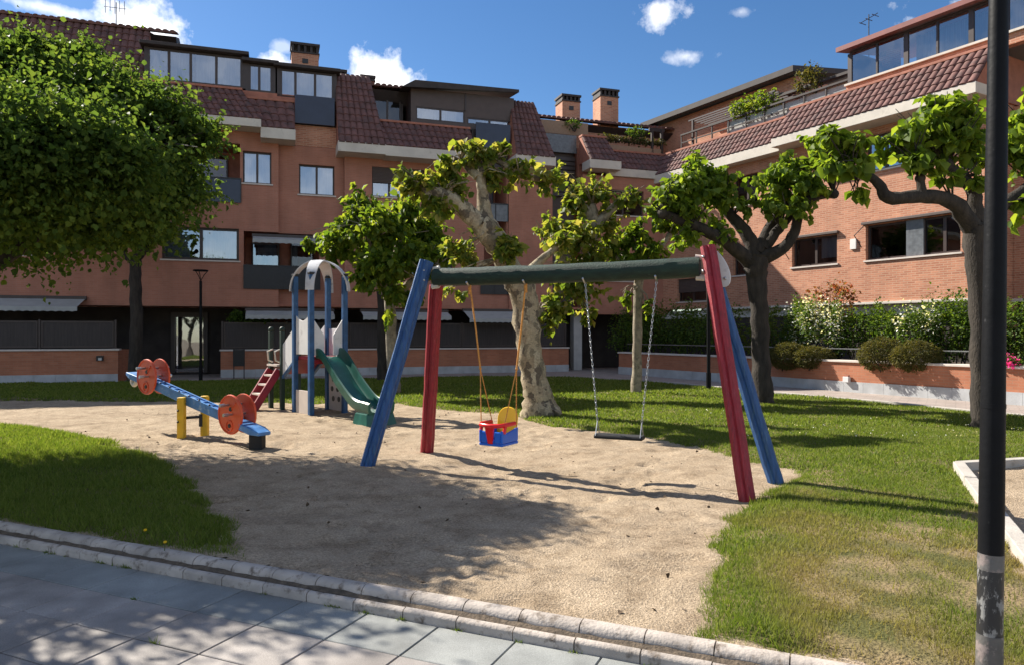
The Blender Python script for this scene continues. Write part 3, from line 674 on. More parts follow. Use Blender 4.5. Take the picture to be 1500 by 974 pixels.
def tile_sheet(parent, x0, x1, yb, zb, yt, zt, name='tiled_roof', per=.24, row=.36, mt='tile', amp=.05, core=True, x0t=None, x1t=None):
    """barrel tiles in rows on a slope from (yb,zb) up to (yt,zt)"""
    x0t = x0 if x0t is None else x0t; x1t = x1 if x1t is None else x1t
    ln = math.hypot(yt - yb, zt - zb); nr = max(2, round(ln / row)); dy, dz = (yt - yb) / ln, (zt - zb) / ln; ny, nz = -dz, dy
    K_ = 6; nc = max(2, round((x1 - x0) / per)) ; prof = [0, .62, .95, 1.0, .95, .62]
    V = []; Fq = []; cols = nc * K_ + 1
    for r in range(nr):
        for (t, lift) in ((r / nr - .02, .035), ((r + 1) / nr, .0)):
            for i in range(cols):
                f = i / (cols - 1); xa = x0 + (x0t - x0) * max(t, 0); xb = x1 + (x1t - x1) * max(t, 0)
                h = prof[i % K_] * amp + lift + .012
                if i % K_ == 0: h = lift * .7
                V.append((xa + (xb - xa) * f, yb + dy * ln * t + ny * h, zb + dz * ln * t + nz * h))
        b = r * 2 * cols
        for i in range(cols - 1): Fq.append((b + i, b + i + 1, b + cols + i + 1, b + cols + i))
        if True:      # closed lower lip of the row
            o0 = len(V)
            for i in range(cols):
                f = i / (cols - 1); t = r / nr - .02; xa = x0 + (x0t - x0) * max(t, 0); xb = x1 + (x1t - x1) * max(t, 0)
                V.append((xa + (xb - xa) * f, yb + dy * ln * t - ny * .01, zb + dz * ln * t - nz * .01))
            Fq_l = [(o0 + i, o0 + i + 1, b + i + 1, b + i) for i in range(cols - 1)]
            lip = (o0, Fq_l)
            Fq += Fq_l
            # keep vertex numbering regular for the next row
            V2 = V[o0:]; del V[o0:]
            extra.append((V2, [(i, i + 1, b + i + 1, b + i) for i in range(cols - 1)])); del Fq[-(cols - 1):]
    mb = MB(); mb.v = V; mb.f = Fq
    for V2, fl in extra:
        o0 = len(mb.v); mb.v += V2; n = len(V2)
        mb.f += [(o0 + k, o0 + k + 1, f[2], f[3]) for k, f in enumerate(fl)]
    extra.clear()
    return mb.build(name, M[mt], parent, smooth=50)
extra = []
def mansard(parent, x0, x1, yb, zb, yt, zt, fz, cap=True, ybk=.5, x0t=None, x1t=None, fy0=None):
    """white eave slab (fz = its underside), tiled slope and coping; all parts of the building"""
    MB().box(x0 - .02, x1 + .02, yb - .06, ybk - .3, fz, zb - .004).build('eave', M['fascia'], parent, bevel=.01)
    a, b = x0 + .01, x1 - .01; c, d = (x0 if x0t is None else x0t) + .01, (x1 if x1t is None else x1t) - .01
    pr = MB(); yk = max(yt, ybk)
    pr.add([(a, yb + .03, zb), (b, yb + .03, zb), (d, yt + .03, zt - .02), (c, yt + .03, zt - .02), (a, yk + .1, zb), (b, yk + .1, zb), (d, yk + .1, zt - .02), (c, yk + .1, zt - .02)],
           [(0, 1, 2, 3), (7, 6, 5, 4), (0, 3, 7, 4), (1, 5, 6, 2), (3, 2, 6, 7), (4, 5, 1, 0)])
    pr.build('roof_side', M['cap'], parent)
    tile_sheet(parent, x0, x1, yb, zb, yt, zt, x0t=x0t, x1t=x1t)
    if cap: MB().box((x0 if x0t is None else x0t), (x1 if x1t is None else x1t), yt - .09, yk + .12, zt + .012, zt + .10).build('coping', M['cap'], parent, bevel=.01)
def chimney(parent, x, y, z0, z1, w, d, capz):
    c = wall(parent, x - w / 2, x + w / 2, z0, capz, y - d / 2, d, m=M['brick'], name='chimney')
    mb = MB().box(x - w / 2 - .05, x + w / 2 + .05, y - d / 2 - .05, y + d / 2 + .05, z1 - .10, z1)
    mb.box(x - w / 2 - .04, x + w / 2 + .04, y - d / 2 - .04, y + d / 2 + .04, capz, capz + .06)
    n = 5
    for k in range(n):
        xx = x - w / 2 + (w - .1) * k / (n - 1)
        mb.box(xx, xx + .1, y - d / 2 + .002, y + d / 2 - .002, capz + .06, z1 - .10)
    mb.build('chimney_cap', M['darkroof'], c)
    MB().box(x - .12, x + .12, y - d / 2 - .02, y - d / 2 + .01, capz - .42, capz - .22).build('vent', M['darkmetal'], c)
def awning(parent, x0, x1, zt, y0, proj, drop, name='awning'):
    mb = MB().box(x0, x1, y0 - .12, y0, zt, zt + .13)
    a = mb.build(name, M['brown'], parent)
    cl = MB(); n = int((x1 - x0) / .05); vs = []
    for i in range(n + 1):
        X = x0 + .04 + (x1 - x0 - .08) * i / n; sc = .03 * abs(math.sin(i * .65))
        vs += [(X, y0 - .08, zt + .03), (X, y0 - proj, zt - drop), (X, y0 - proj - .01, zt - drop - .17 + sc)]
    cl.add(vs, [f for i in range(n) for f in ((3 * i, 3 * i + 1, 3 * i + 4, 3 * i + 3), (3 * i + 1, 3 * i + 2, 3 * i + 5, 3 * i + 4))]).build('awning_cloth', M['awning'], a)
    return a

# ------------------------------------------------------------------ back wing
FB = empty('apartment_building', (*FF.O, 0), FF.a, 'long shaded brick apartment wing with stepped tiled mansard roof at the back of the court', 'building')
fx, fz = FF.x, FF.z
def fw_(u0, v0, u1, v1, y=0.0):
    a = FF.p(u0, v0, y); b = FF.p(u1, v1, y); zt = (a[1] + FF.p(u1, v0, y)[1]) / 2; zb = (b[1] + FF.p(u0, v1, y)[1]) / 2
    return a[0], b[0], FF.p(u0, v1, y)[1], a[1]
def wpx(u0, v0, u1, v1, y=0.0): return fw_(u0, v0, u1, v1, y)
# openings
o_corner = (-2.78, -.12, 4.30, 5.52)
o_balc = (-6.2, -.08, 6.55, 8.75)
o_win1 = (.02, 1.05, 7.28, 8.50)
o_log = (.05, 2.85, 3.32, 5.45)
o_leftw = (-8.8, -6.9, 4.3, 5.5)
wall(FB, -24, 1.31, 2.57, 9.26, 0, .35, [o_corner, o_balc, o_win1, o_log, o_leftw])
o_log2 = (1.31, 2.85, 3.32, 5.45); o_win2 = (*wpx(438, 236, 490, 278, .25)[:2], 7.02, 8.20)
wall(FB, 1.312, 3.80, 2.57, 8.9, .25, .3, [o_log2, o_win2])
o_win3 = (4.88, 7.0, 7.06, 8.25); o_gap = (9.55, 10.55, 3.3, 8.45); o_win4 = (4.6, 8.2, 3.9, 5.2)
wall(FB, 3.802, 10.62, 2.57, 8.56, 0, .35, [o_win3, o_gap, o_win4])
wall(FB, 10.622, 12.60, 2.57, 8.62, -.12, .35)
wall(FB, 12.602, 14.08, 2.57, 10.0, 1.0, .3, m=M['shutter'])
o_win5 = (15.12, 17.1, 6.85, 7.98); o_win6 = (15.0, 17.0, 3.9, 5.1)
wall(FB, 14.082, 18.6, 2.40, 8.56, 0, .35, [o_win5, o_win6])
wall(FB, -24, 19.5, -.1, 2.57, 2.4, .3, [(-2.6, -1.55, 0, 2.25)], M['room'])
MB().box(-24, 18.6, .02, 2.6, 2.6, 2.7).build('soffit', M['cap'], FB)
MB().box(-24, 18, 3.5, 14, 2.6, 8.6).build('wall', M['cap'], FB)
# windows
window(FB, *o_corner, 0, 2, .09, curtain=[(.5, .98, .02), (0, .35, .05)], glass='glass', room=2.4, frame='brown')
window(FB, *o_win1, 0, 2, .06, curtain=[(0, .48, 0), (.5, 1, 0)])
window(FB, *o_win2, .25, 2, .06, curtain=[(0, .49, 0), (.5, 1, 0)])
window(FB, *o_win3, 0, 3, .06, shutter=.52, curtain=[(0, .6, 0)])
window(FB, *o_win4, 0, 4, .06, glass='glass_dark', curtain=[(.3, .6, 0)])
window(FB, *o_win5, 0, 2, .06, glass='glass_dark', curtain=[(0, .2, 0)])
window(FB, *o_win6, 0, 2, .06, glass='glass_dark')
window(FB, *o_leftw, 0, 2, .06, glass='glass_dark')
# recessed balconies
for (x0, x1, z0, z1, y) in ((-6.2, -.08, 6.55, 8.75, .36), (.05, 2.85, 3.32, 5.45, .6), (9.55, 10.55, 3.3, 8.45, .36)):
    r = MB(); Y0, Y1 = y, y + 1.3
    r.add([(x0, Y0, z0), (x1, Y0, z0), (x1, Y1, z0), (x0, Y1, z0), (x0, Y0, z1), (x1, Y0, z1), (x1, Y1, z1), (x0, Y1, z1)], [(0, 1, 2, 3), (4, 7, 6, 5), (2, 6, 7, 3), (1, 5, 6, 2), (0, 3, 7, 4)])
    r.build('balcony_recess', M['cap'], FB)
window(FB, .3, 1.35, 3.6, 5.2, 1.55, 1, .05, curtain=[(.2, .9, .1)], sill=False, room=.4)
window(FB, 1.8, 2.7, 3.4, 5.3, 1.55, 1, .05, sill=False, glass='glass_dark', curtain=[(0, .3, 0)], room=.4)
window(FB, 9.7, 10.4, 6.5, 8.2, 1.3, 1, .05, sill=False, glass='glass', curtain=[(0, 1, .3)], room=.3)
window(FB, -3.2, -.6, 6.7, 8.6, 1.3, 2, .05, sill=False, glass='glass_dark', room=.3)
def railing(x0, x1, z0, z1, y, m, n=3):
    mb = MB().box(x0, x1, y, y + .03, z0, z1); r = mb.build('balcony_railing', M[m], FB)
    fr = MB().box(x0 - .02, x1 + .02, y - .02, y + .05, z1 + .001, z1 + .05)
    for k in range(n + 1):
        xx = x0 + (x1 - x0) * k / n; fr.box(xx - .02, xx + .02, y - .018, y - .001, z0, z1)
    fr.build('rail', M['darkmetal'], r)
railing(-6.2, -.05, 6.5, 7.38, -.06, 'bluepanel', 6)
railing(.06, 2.85, 3.25, 4.12, -.05, 'darkmetal', 4)
railing(9.4, 10.6, 3.2, 4.1, -.06, 'darkmetal', 2); railing(9.5, 10.6, 6.3, 7.0, -.05, 'greypanel', 2)
# attic storey on the left
mansard(FB, -24, -.75 + 1.42, -.8, 9.52, .2, 10.82, 9.22, x1t=0.0, x0t=-24)
mansard(FB, .69, 1.9, -.72, 9.26, .25, 10.55, 8.86, x0t=.1)
MB().box(-24, 2.0, .5, 6, 9.2, 10.95).build('wall', M['cap'], FB)
def dormer(x0, x1, y, z0, z1, cuts, cur, over=.25, dep=3.5, slab=.13, fr='brown'):
    d_ = MB().box(x0 - .12, x0 - .002, y, y + dep, z0, z1 + .02).box(x1 + .002, x1 + .12, y, y + dep, z0, z1 + .02).build('dormer', M['brown'], FB)
    MB().box(x0 - over, x1 + over, y - .3, y + dep, z1 + .021, z1 + .021 + slab).build('dormer_roof', M['darkroof'], d_, bevel=.02)
    window(FB, x0, x1, z0, z1, y - .1, len(cuts) - 1, .07, curtain=cur, sill=False, rec=.1, room=2.0, pos=cuts)
dormer(-3.32, -.02, .5, 11.02, 12.22, [-3.32, -2.6, -1.85, -.95, -.02], [(0, .22, 0), (.23, .47, 0), (.5, .98, .0)])
dormer(.22, 1.08, .5, 10.95, 12.0, [.22, .6, 1.08], [(0, 1, 0)])
dormer(1.38, 3.42, .5, 10.85, 11.95, [1.38, 1.95, 2.7, 3.42], [(0, .27, 0), (.3, 1, 0)])
MB().box(1.92, 3.42, .05, .10, 9.75, 10.85).build('balcony_railing', M['bluepanel'], FB)
MB().box(1.92, 3.5, .26, 3.5, 8.91, 9.74).build('wall', M['brick'], FB)
MB().box(1.95, 3.45, .5, 3.5, 9.74, 10.84).build('wall', M['brown'], FB)
# steep tiled slope at far left, ridges
tile_sheet(FB, -24, -3.5, .9, 11.0, 2.4, 13.55)
MB().prism_x([(.95, 10.95), (2.45, 13.5), (3.2, 13.72), (9, 12.4), (9, 10.95)], -24, -3.5).build('roof_side', M['cap'], FB)
tile_sheet(FB, -24, -2.55, 2.25, 13.5, 3.4, 13.86, amp=.07, per=.26)
MB().prism_x([(2.3, 13.38), (3.4, 13.74), (9, 12.6), (9, 12.0), (2.6, 13.2)], -24, -2.57).build('roof_side', M['darkroof'], FB)
MB().prism_x([(2.6, 10.9), (2.6, 12.6), (5, 13.1), (9, 12.2), (9, 10.9)], -3.45, 3.4).build('roof_side', M['darkroof'], FB)
# steep slope, low mansard with loggia, brown shuttered box
mansard(FB, 3.5, 5.30, -.8, 8.96, .9, 12.12, 8.56, cap=False, ybk=3.0, x1t=4.9, x0t=3.5)
mansard(FB, 5.32, 9.0, -.8, 8.93, .2, 10.12, 8.52, x0t=5.0)
MB().box(4.95, 11.0, .55, 6, 8.9, 10.2).build('wall', M['cap'], FB)
MB().box(5.0, 6.4, 1.6, 5, 10.21, 11.9).build('wall', M['brown'], FB)
window(FB, 5.15, 6.3, 10.3, 11.6, 1.45, 2, .06, sill=False, glass='glass_dark', rec=.1, room=.3)
tile_sheet(FB, 4.9, 6.9, 1.2, 11.92, 3.4, 12.35, amp=.06)
MB().prism_x([(1.3, 11.8), (3.4, 12.25), (8, 11.7), (8, 10.2), (1.65, 11.3)], 4.9, 6.9).build('roof_side', M['darkroof'], FB)
# shuttered attic box
xa, xb = 6.55, 11.05
wall(FB, xa, xb, 10.2, 11.75, .5, .2, [(6.75, 8.85, 10.45, 11.0), (8.95, 10.95, 10.45, 10.75)], M['shutter'])
wall(FB, xa, xa + .2, 10.2, 11.75, .7, 4.0, m=M['brown'])
window(FB, 6.75, 8.85, 10.45, 11.0, .5, 2, .06, sill=False, rec=.02, glass='glass', curtain=[(0, 1, 0)])
window(FB, 8.95, 10.95, 10.45, 10.75, .5, 2, .06, sill=False, rec=.02, glass='glass', curtain=[(0, 1, 0)])
MB().box(8.84, 8.90, .46, .5, 11.0, 11.75).build('trim', M['brown'], FB)
rf = MB(); rf.add([(xa - .45, .1, 11.62), (xb + .1, .1, 11.90), (xb + .1, 5, 12.5), (xa - .2, 5, 12.3), (xa + .1, .1, 11.95), (xb + .1, .1, 12.02), (xb + .1, 5, 12.65), (xa + .1, 5, 12.5)],
                  [(0, 1, 5, 4), (4, 5, 6, 7), (0, 4, 7, 3), (1, 2, 6, 5), (3, 2, 1, 0), (2, 3, 7, 6)]); rf.build('dormer_roof', M['darkroof'], FB)
for x in (8.0, 9.4, 10.3): MB().box(x, x + .7, 1.0, 1.6, 12.05, 12.24).build('roof_vent', M['darkroof'], FB, bevel=.03)
MB().box(9.2, 10.72, .0, .05, 9.35, 10.42).build('balcony_railing', M['bluepanel'], FB)
MB().box(9.1, 10.7, .3, .5, 8.5, 10.2).build('wall', M['brown'], FB)
mansard(FB, 10.72, 12.45, -.8, 9.01, .85, 11.75, 8.62, cap=False, ybk=3.0, x0t=10.95, x1t=12.1)
# terraces to the inner corner
MB().box(12.4, 19.5, 2.6, 3.0, 9.6, 11.6).build('wall', M['brick'], FB)
tile_sheet(FB, 12.0, 20.2, 2.2, 11.62, 4.2, 12.15, amp=.06)
MB().prism_x([(2.25, 11.45), (4.2, 12.02), (9, 11.2), (9, 9.6), (2.62, 11.2)], 12.0, 20.2).build('roof_side', M['darkroof'], FB)
MB().box(12.5, 15.1, 1.7, 1.75, 10.75, 11.35).build('screen', M['bamboo'], FB)
MB().box(12.45, 14.1, .75, .8, 9.65, 10.45).build('balcony_railing', M['greypanel'], FB)
for k in range(9): MB().box(12.62, 14.06, .80, .98, 7.7 + k * .2, 7.86 + k * .2).build('louvre', M['brown'], FB)
mansard(FB, 14.15, 15.62, -.6, 9.10, .3, 10.30, 8.72, x1t=15.3)
mansard(FB, 15.3, 18.75, -.05, 8.93, .7, 9.85, 8.57, x1t=18.4)
MB().box(14.15, 18.9, .72, 2.58, 8.6, 9.9).build('wall', M['cap'], FB)
MB().box(15.2, 18.6, .9, 1.3, 9.96, 10.22).build('planter_box', M['bamboo'], FB, bevel=.01)
for (x0, x1, z0, z1, y) in ((18.0, 18.1, 9.9, 11.2, .9), (18.5, 18.62, 9.9, 11.2, .9), (17.9, 18.7, 11.05, 11.2, .92)):
    MB().box(x0, x1, y, y + .1, z0, z1).build('pergola_post', M['darkroof'], FB)
# chimneys
chimney(FB, 2.42, 3.4, 12.2, 14.0, 1.12, .9, 13.55)
chimney(FB, 3.75, 3.2, 12.0, 13.0, .75, .7, 12.65)
chimney(FB, 4.95, 2.2, 11.7, 12.55, .55, .6, 12.3)
chimney(FB, 15.12, 4.2, 11.6, 13.35, .95, .9, 13.0)
chimney(FB, 17.2, 4.2, 11.6, 13.85, 1.0, .9, 13.45)
# awnings
awning(FB, .35, 2.75, 5.22, -.02, .7, .12)
awning(FB, -10, -5.2, 2.75, -.02, 1.2, .28); awning(FB, .1, 3.4, 2.40, .02, .8, .15)
awning(FB, 4.4, 8.0, 2.40, .02, .8, .15); awning(FB, 8.6, 11.5, 2.46, .02, 1.1, .3)
# ground floor entrance, pillar, passage
en = MB().box(-2.75, -2.6, 2.25, 2.4, 0, 2.4).box(-1.55, -1.4, 2.25, 2.4, 0, 2.4).box(-2.6, -1.55, 2.25, 2.4, 2.2, 2.4).build('entrance_door', M['brown'], FB)
MB().box(-2.6, -1.55, 2.32, 2.35, .05, 2.2).build('pane', M['glass_gallery'], en)
MB().box(-2.6, -1.55, 3.2, 3.25, .0, 2.3).build('lobby_wall', M['coping'], en)
MB().box(-1.7, -1.66, 2.2, 2.24, .8, 1.3).build('handle', M['steel'], en)
MB().box(13.95, 14.35, .7, 1.1, -.12, 2.55).build('pillar', M['pillar'], FB)
mb = MB().box(13.4, 19, 2.6, 2.7, -.12, 2.4)
for k in range(14): mb.box(13.45 + k * .4, 13.48 + k * .4, 2.55, 2.6, 0, 2.4)
mb.build('gate', M['fencewood'], FB)
# TV aerial on the left ridge
ae = MB(); ax_, az_ = -4.9, 13.8
ae.tube([(ax_, 3.4, az_), (ax_, 3.4, az_ + 1.1)], .02, 6)
for k in range(5): ae.tube([(ax_ - .35 + k * .17, 3.2, az_ + .55 + .1 * (k % 2)), (ax_ - .35 + k * .17, 3.2, az_ + 1.1)], .012, 5)
ae.tube([(ax_ - .4, 3.2, az_ + .8), (ax_ + .4, 3.2, az_ + .8)], .012, 5); ae.build('aerial', M['darkmetal'], FB)

# ------------------------------------------------------------------ right wing
RB = empty('apartment_building', (*RF.O, 0), RF.a, 'sunlit orange brick apartment wing with glazed roof gallery on the right', 'building')
rx, rz = RF.x, RF.z
r_w1 = (7.07, 8.96, 4.02, 5.05); r_w2 = (10.05, 13.14, 4.02, 5.2); r_s2 = (10.05, 11.35, 7.0, 8.2); r_s3 = (12.4, 13.3, 7.2, 8.1)
r_w5 = (4.2, 5.5, 6.7, 7.9); r_w6 = (4.2, 5.3, 3.9, 5.0); r_w7 = (.95, 2.7, 2.95, 3.95)
wall(RB, -.6, 13.82, 2.62, 8.44, 0, .35, [r_w1, r_w2, r_s2, r_s3, r_w5, r_w6, r_w7])
MB().box(-.6, 13.82, .3, .6, -.1, 2.2).build('wall', M['room'], RB); MB().box(-.6, 13.82, .25, .6, 2.201, 2.54).build('wall', M['white'], RB)  # lower wall coloured dark for the shade behind the hedges
MB().box(2.6, 13.9, -.06, .34, 2.53, 2.618).build('cornice', M['fascia'], RB, bevel=.01)
MB().box(-.6, 13.8, 3.0, 12, 0, 9.9).build('wall', M['cap'], RB)
MB().box(13.5, 13.82, .36, 3.0, -.1, 9.8).build('wall', M['brick'], RB)
wall(RB, 13.83, 26, 2.62, 8.44, 1.6, .35, [(15, 17.5, 4.0, 5.2), (15, 17.5, 7.0, 8.2)])
MB().box(13.83, 26, 1.9, 2.2, -.1, 2.6).build('wall', M['room'], RB); MB().box(13.83, 26, 1.5, 1.9, 2.52, 2.618).build('cornice', M['fascia'], RB)  # same dark wall colour standing for shade on the set-back block
window(RB, 15, 17.5, 4.0, 5.2, 1.6, 3, glass='glass_dark'); window(RB, 15, 17.5, 7.0, 8.2, 1.6, 3, glass='glass_dark')
window(RB, *r_w1, 0, 2, .07, glass='glass_dark', curtain=[(.56, .98, .25)], room=1.6)
window(RB, *r_w2, 0, 4, .07, glass='glass_dark', room=2, pos=[10.05, 11.45, 11.95, 12.6, 13.14])
MB().box(11.42, 11.98, .06, .13, 4.03, 5.19).build('mullion_panel', M['greypanel'], RB)
window(RB, *r_s2, 0, 2, .07, glass='glass', curtain=[(.1, .9, .0)]); window(RB, *r_s3, 0, 2, .07, glass='glass_dark')
window(RB, *r_w5, 0, 2, .07, glass='glass_dark'); window(RB, *r_w6, 0, 2, .07, glass='glass_dark'); window(RB, *r_w7, 0, 2, .07, glass='glass_dark', shutter=.6)
for (a, b, zt) in ((7.0, 9.05, 5.07), (9.95, 13.2, 5.22)):
    c_ = MB().box(a, b, -.12, -.002, zt, zt + .09).build('awning', M['shutter'], RB, bevel=.01)
    MB().tube([(a + .08, -.06, zt - .02), (a - .12, -.3, zt - .35), (a - .02, -.05, zt - .75)], .018, 6).build('awning_arm', M['darkmetal'], c_)
MB().box(9.5, 9.72, -.06, -.001, 4.45, 4.8).build('meter_box', M['white'], RB)
# eaves and tiles
mansard(RB, 6.85, 14.0, -.8, 8.76, .2, 9.95, 8.44)
mansard(RB, -1.0, 6.83, -.4, 8.74, .45, 9.80, 8.36)
MB().box(-.8, 13.9, .52, 3.0, 8.5, 9.9).build('wall', M['cap'], RB)
# glazed gallery
ga = MB(); gx0, gx1, gy = 9.1, 24.0, .5
MB().box(gx0 - .1, gx1, gy - .05, gy + .25, 9.96, 10.27).build('wall', M['brick'], RB)
MB().box(gx0 - .12, gx1, gy - .14, gy + .2, 10.28, 10.35).build('sill', M['fascia'], RB)
cuts = [gx0 + k * 1.02 for k in range(15)]
ga.box(gx0, gx1, gy, gy + .08, 11.42, 11.5)
for k, c in enumerate(cuts): ga.box(c - (.03 if k % 2 else .075), c + (.03 if k % 2 else .075), gy, gy + .08, 10.351, 11.42)
ga.box(gx0 - .03, gx0 + .04, gy + .08, gy + 3.2, 10.36, 11.5)
gal = ga.build('glazed_gallery', M['brown'], RB)
MB().add([(gx0, gy + .04, 10.35), (gx1, gy + .04, 10.35), (gx1, gy + .04, 11.42), (gx0, gy + .04, 11.42)], [(0, 1, 2, 3)]).build('pane', M['glass_gallery'], gal)
MB().add([(gx0, gy + .08, 10.36), (gx0, gy + 3.1, 10.36), (gx0, gy + 3.1, 11.42), (gx0, gy + .08, 11.42)], [(0, 1, 2, 3)]).build('pane', M['glass_gallery'], gal)
cm = MB(); n = 400; vs = []
for i in range(n + 1):
    X = gx0 + 2.1 + (gx1 - gx0 - 2.2) * i / n; o_ = .03 * math.sin(i * 1.3) + .03 * math.sin(i * .17)
    vs += [(X, gy + .5 + o_, 10.36), (X, gy + .5 + o_, 11.4)]
cm.add(vs, [(2 * i, 2 * i + 2, 2 * i + 3, 2 * i + 1) for i in range(n)]).build('blind', M['curtain'], gal)
MB().box(gx0 + .1, gx1, gy + 3.0, gy + 3.1, 9.9, 11.5).build('room_wall', M['coping'], gal)
MB().prism_x([(gy - .35, 11.50), (gy + 4.2, 12.15), (gy + 4.2, 12.28), (gy - .35, 11.66)], gx0 - .3, gx1).build('gallery_roof', M['redroof'], RB)
# terrace left of the gallery: penthouse block, pergola, railing
MB().box(-3.2, 5.4, 2.3, 7, 9.5, 12.1).build('wall', M['brick'], RB)
MB().prism_x([(1.7, 12.08), (1.7, 12.32), (6, 12.9), (6, 12.7)], -3.6, 5.75).build('roof_slab', M['darkroof'], RB)
MB().box(5.5, 9.0, 2.5, 3.0, 9.9, 11.3).build('wall', M['white'], RB)
MB().prism_x([(1.1, 11.0), (1.1, 11.1), (2.6, 11.6), (2.6, 11.45)], 5.4, 9.0).build('terrace_awning', M['darkroof'], RB)
tr = MB()
for k in range(10): tr.box(.5 + k * .94, .55 + k * .94, .62, .67, 9.9, 10.55)
tr.box(.5, 9.0, .60, .69, 10.55, 10.62); tr.box(.5, 9.0, .62, .66, 10.2, 10.25); tr.build('terrace_railing', M['darkroof'], RB)
MB().box(3.2, 9.0, .72, .76, 10.0, 10.5).build('terrace_screen', M['awning'], RB)
mb = MB()
for x in (1.0, 3.4, 5.4): mb.box(x, x + .09, .8, .89, 9.9, 11.15)
for k in range(6): mb.box(.8, 5.6, .8 + k * .25, .85 + k * .25, 11.16, 11.22)
mb.build('pergola', M['brown'], RB)
chimney(RB, 9.2, 2.6, 11.3, 12.4, .6, .6, 12.05); chimney(RB, 12.0, 3.6, 11.9, 12.9, .9, .8, 12.6)
ae = MB().tube([(8.9, 1.9, 11.4), (8.9, 1.9, 13.2)], .018, 6)
for k in range(3): ae.tube([(8.65 + k * .25, 1.7, 12.95 + .06 * k), (8.65 + k * .25, 2.1, 12.95 + .06 * k)], .014, 5)
ae.tube([(8.55, 1.9, 13.0), (9.25, 1.9, 13.12)], .014, 5).build('aerial', M['darkmetal'], RB)

# ------------------------------------------------------------------ low garden walls and fences
def garden_wall(fr, x0, x1, y, h, label, th=.3, ph=.22, ret=None):
    e = empty('garden_wall', tuple(fr.w(x0, y, 0)), fr.a, label, 'wall'); L_ = x1 - x0
    MB().box(0, L_, 0, th, -.12, h - .06).build('wall', M['brick_low'], e)
    MB().box(-.04, L_ + .04, -.05, th + .05, h - .058, h).build('coping', M['coping'], e, bevel=.008)
    mb = MB(); n = max(1, int(L_ / .6))
    for k in range(n): mb.box(L_ * k / n + .003, L_ * (k + 1) / n - .003, -.03, -.001, -.12, ph + rnd.uniform(-.004, .004))
    mb.build('plinth', M['plinth'], e)
    if ret:
        MB().box(L_ - th if ret[0] else 0, L_ if ret[0] else th, th + .052, ret[1], -.12, h - .06).build('return_wall', M['brick_low'], e)
    return e
garden_wall(FF, -24, -3.85, -2.0, 1.06, 'low brick garden wall in shade at the far left', ret=(1, 2.0))
garden_wall(FF, -.75, 13.3, -.25, .97, 'long low brick garden wall behind the slide and the centre trees')
garden_wall(RF, 1.9, 15.72, -4.07, .82, 'low brick planter wall with clipped shrubs at the right walkway')
garden_wall(RF, 16.1, 27, -4.07, .82, 'low brick planter wall beyond the black lamp post at the right edge')
o = MB().box(1.95, 27, -3.77, .28, -.05, .70); o = o.build('planting_bed', mat('planting soil', (.07, .05, .035), 1, .4, 5, .5, 20)); o.location = (*RF.O, 0); o.rotation_euler.z = RF.a; tag(o, kind='structure')
def fence(fr, x0, x1, y, z0, z1, nsec, label):
    e = empty('fence', tuple(fr.w(x0, y, z0)), fr.a, label, 'fence'); w = (x1 - x0) / nsec
    for k in range(nsec):
        p = MB().box(k * w + .06, (k + 1) * w - .06, .02, .05, .05, z1 - z0 - .05).build('panel', M['fencewood'], e)
        f = MB(); a, b = k * w + .05, (k + 1) * w - .05
        f.box(a, b, 0, .018, z1 - z0 - .1, z1 - z0 - .04).box(a, b, 0, .018, .04, .1).box(a, a + .05, .001, .019, .1, z1 - z0 - .1).box(b - .05, b, .001, .019, .1, z1 - z0 - .1)
        f.build('frame', M['brown'], p)
    for k in range(nsec + 1): MB().box(k * w - .03, k * w + .03, 0, .06, 0, z1 - z0).build('post', M['brown'], e)
fence(FF, -24, -3.95, -1.9, 1.06, 2.02, 9, 'dark brown panel fence on the garden wall at the far left')
fence(FF, -.7, 13.2, -.15, .97, 2.02, 6, 'dark brown panel fence on the long garden wall behind the slide')
e = empty('railing', tuple(RF.w(2, -3.7, .82)), RF.a, 'thin dark railing on the planter wall in front of the hedges', 'railing')
for k in range(9): MB().box(k * 1.7, k * 1.7 + .03, 0, .03, -.1, .297).build('post', M['darkmetal'], e)
MB().box(0, 13.7, .002, .028, .30, .33).build('rail', M['steel'], e)

# ------------------------------------------------------------------ vegetation
def leaf_arrays(pos, out, size, rg, droop=.7, fold=.18, width=.42):
    n = len(pos); up = np.array([0, 0, 1.0])
    t = out * .6 + np.array([0, 0, -droop]) + rg.normal(0, .45, (n, 3)); t /= np.linalg.norm(t, axis=1, keepdims=True) + 1e-9
    nn = out * .5 + up * .8 + rg.normal(0, .45, (n, 3)); nn -= t * (nn * t).sum(1, keepdims=True); nn /= np.linalg.norm(nn, axis=1, keepdims=True) + 1e-9
    s = np.cross(t, nn); L = (size * (.45 + 1.0 * rg.random(n) ** 1.3))[:, None]
    w = width * (.85 + .3 * rg.random(n))[:, None]
    P0 = pos; P1 = pos + t * L * .22 + s * L * w * .8 + nn * L * fold * .7; P2 = pos + t * L * .58 + s * L * w + nn * L * fold
    P3 = pos + t * L - nn * L * .12; P4 = pos + t * L * .58 - s * L * w + nn * L * fold; P5 = pos + t * L * .22 - s * L * w * .8 + nn * L * fold * .7
    V = np.stack([P0, P1, P2, P3, P4, P5], 1).reshape(-1, 3)
    b = np.arange(n)[:, None] * 6
    F_ = np.concatenate([b + np.array([[0, 1, 2, 3]]), b + np.array([[0, 3, 4, 5]])], 0)
    return V, F_
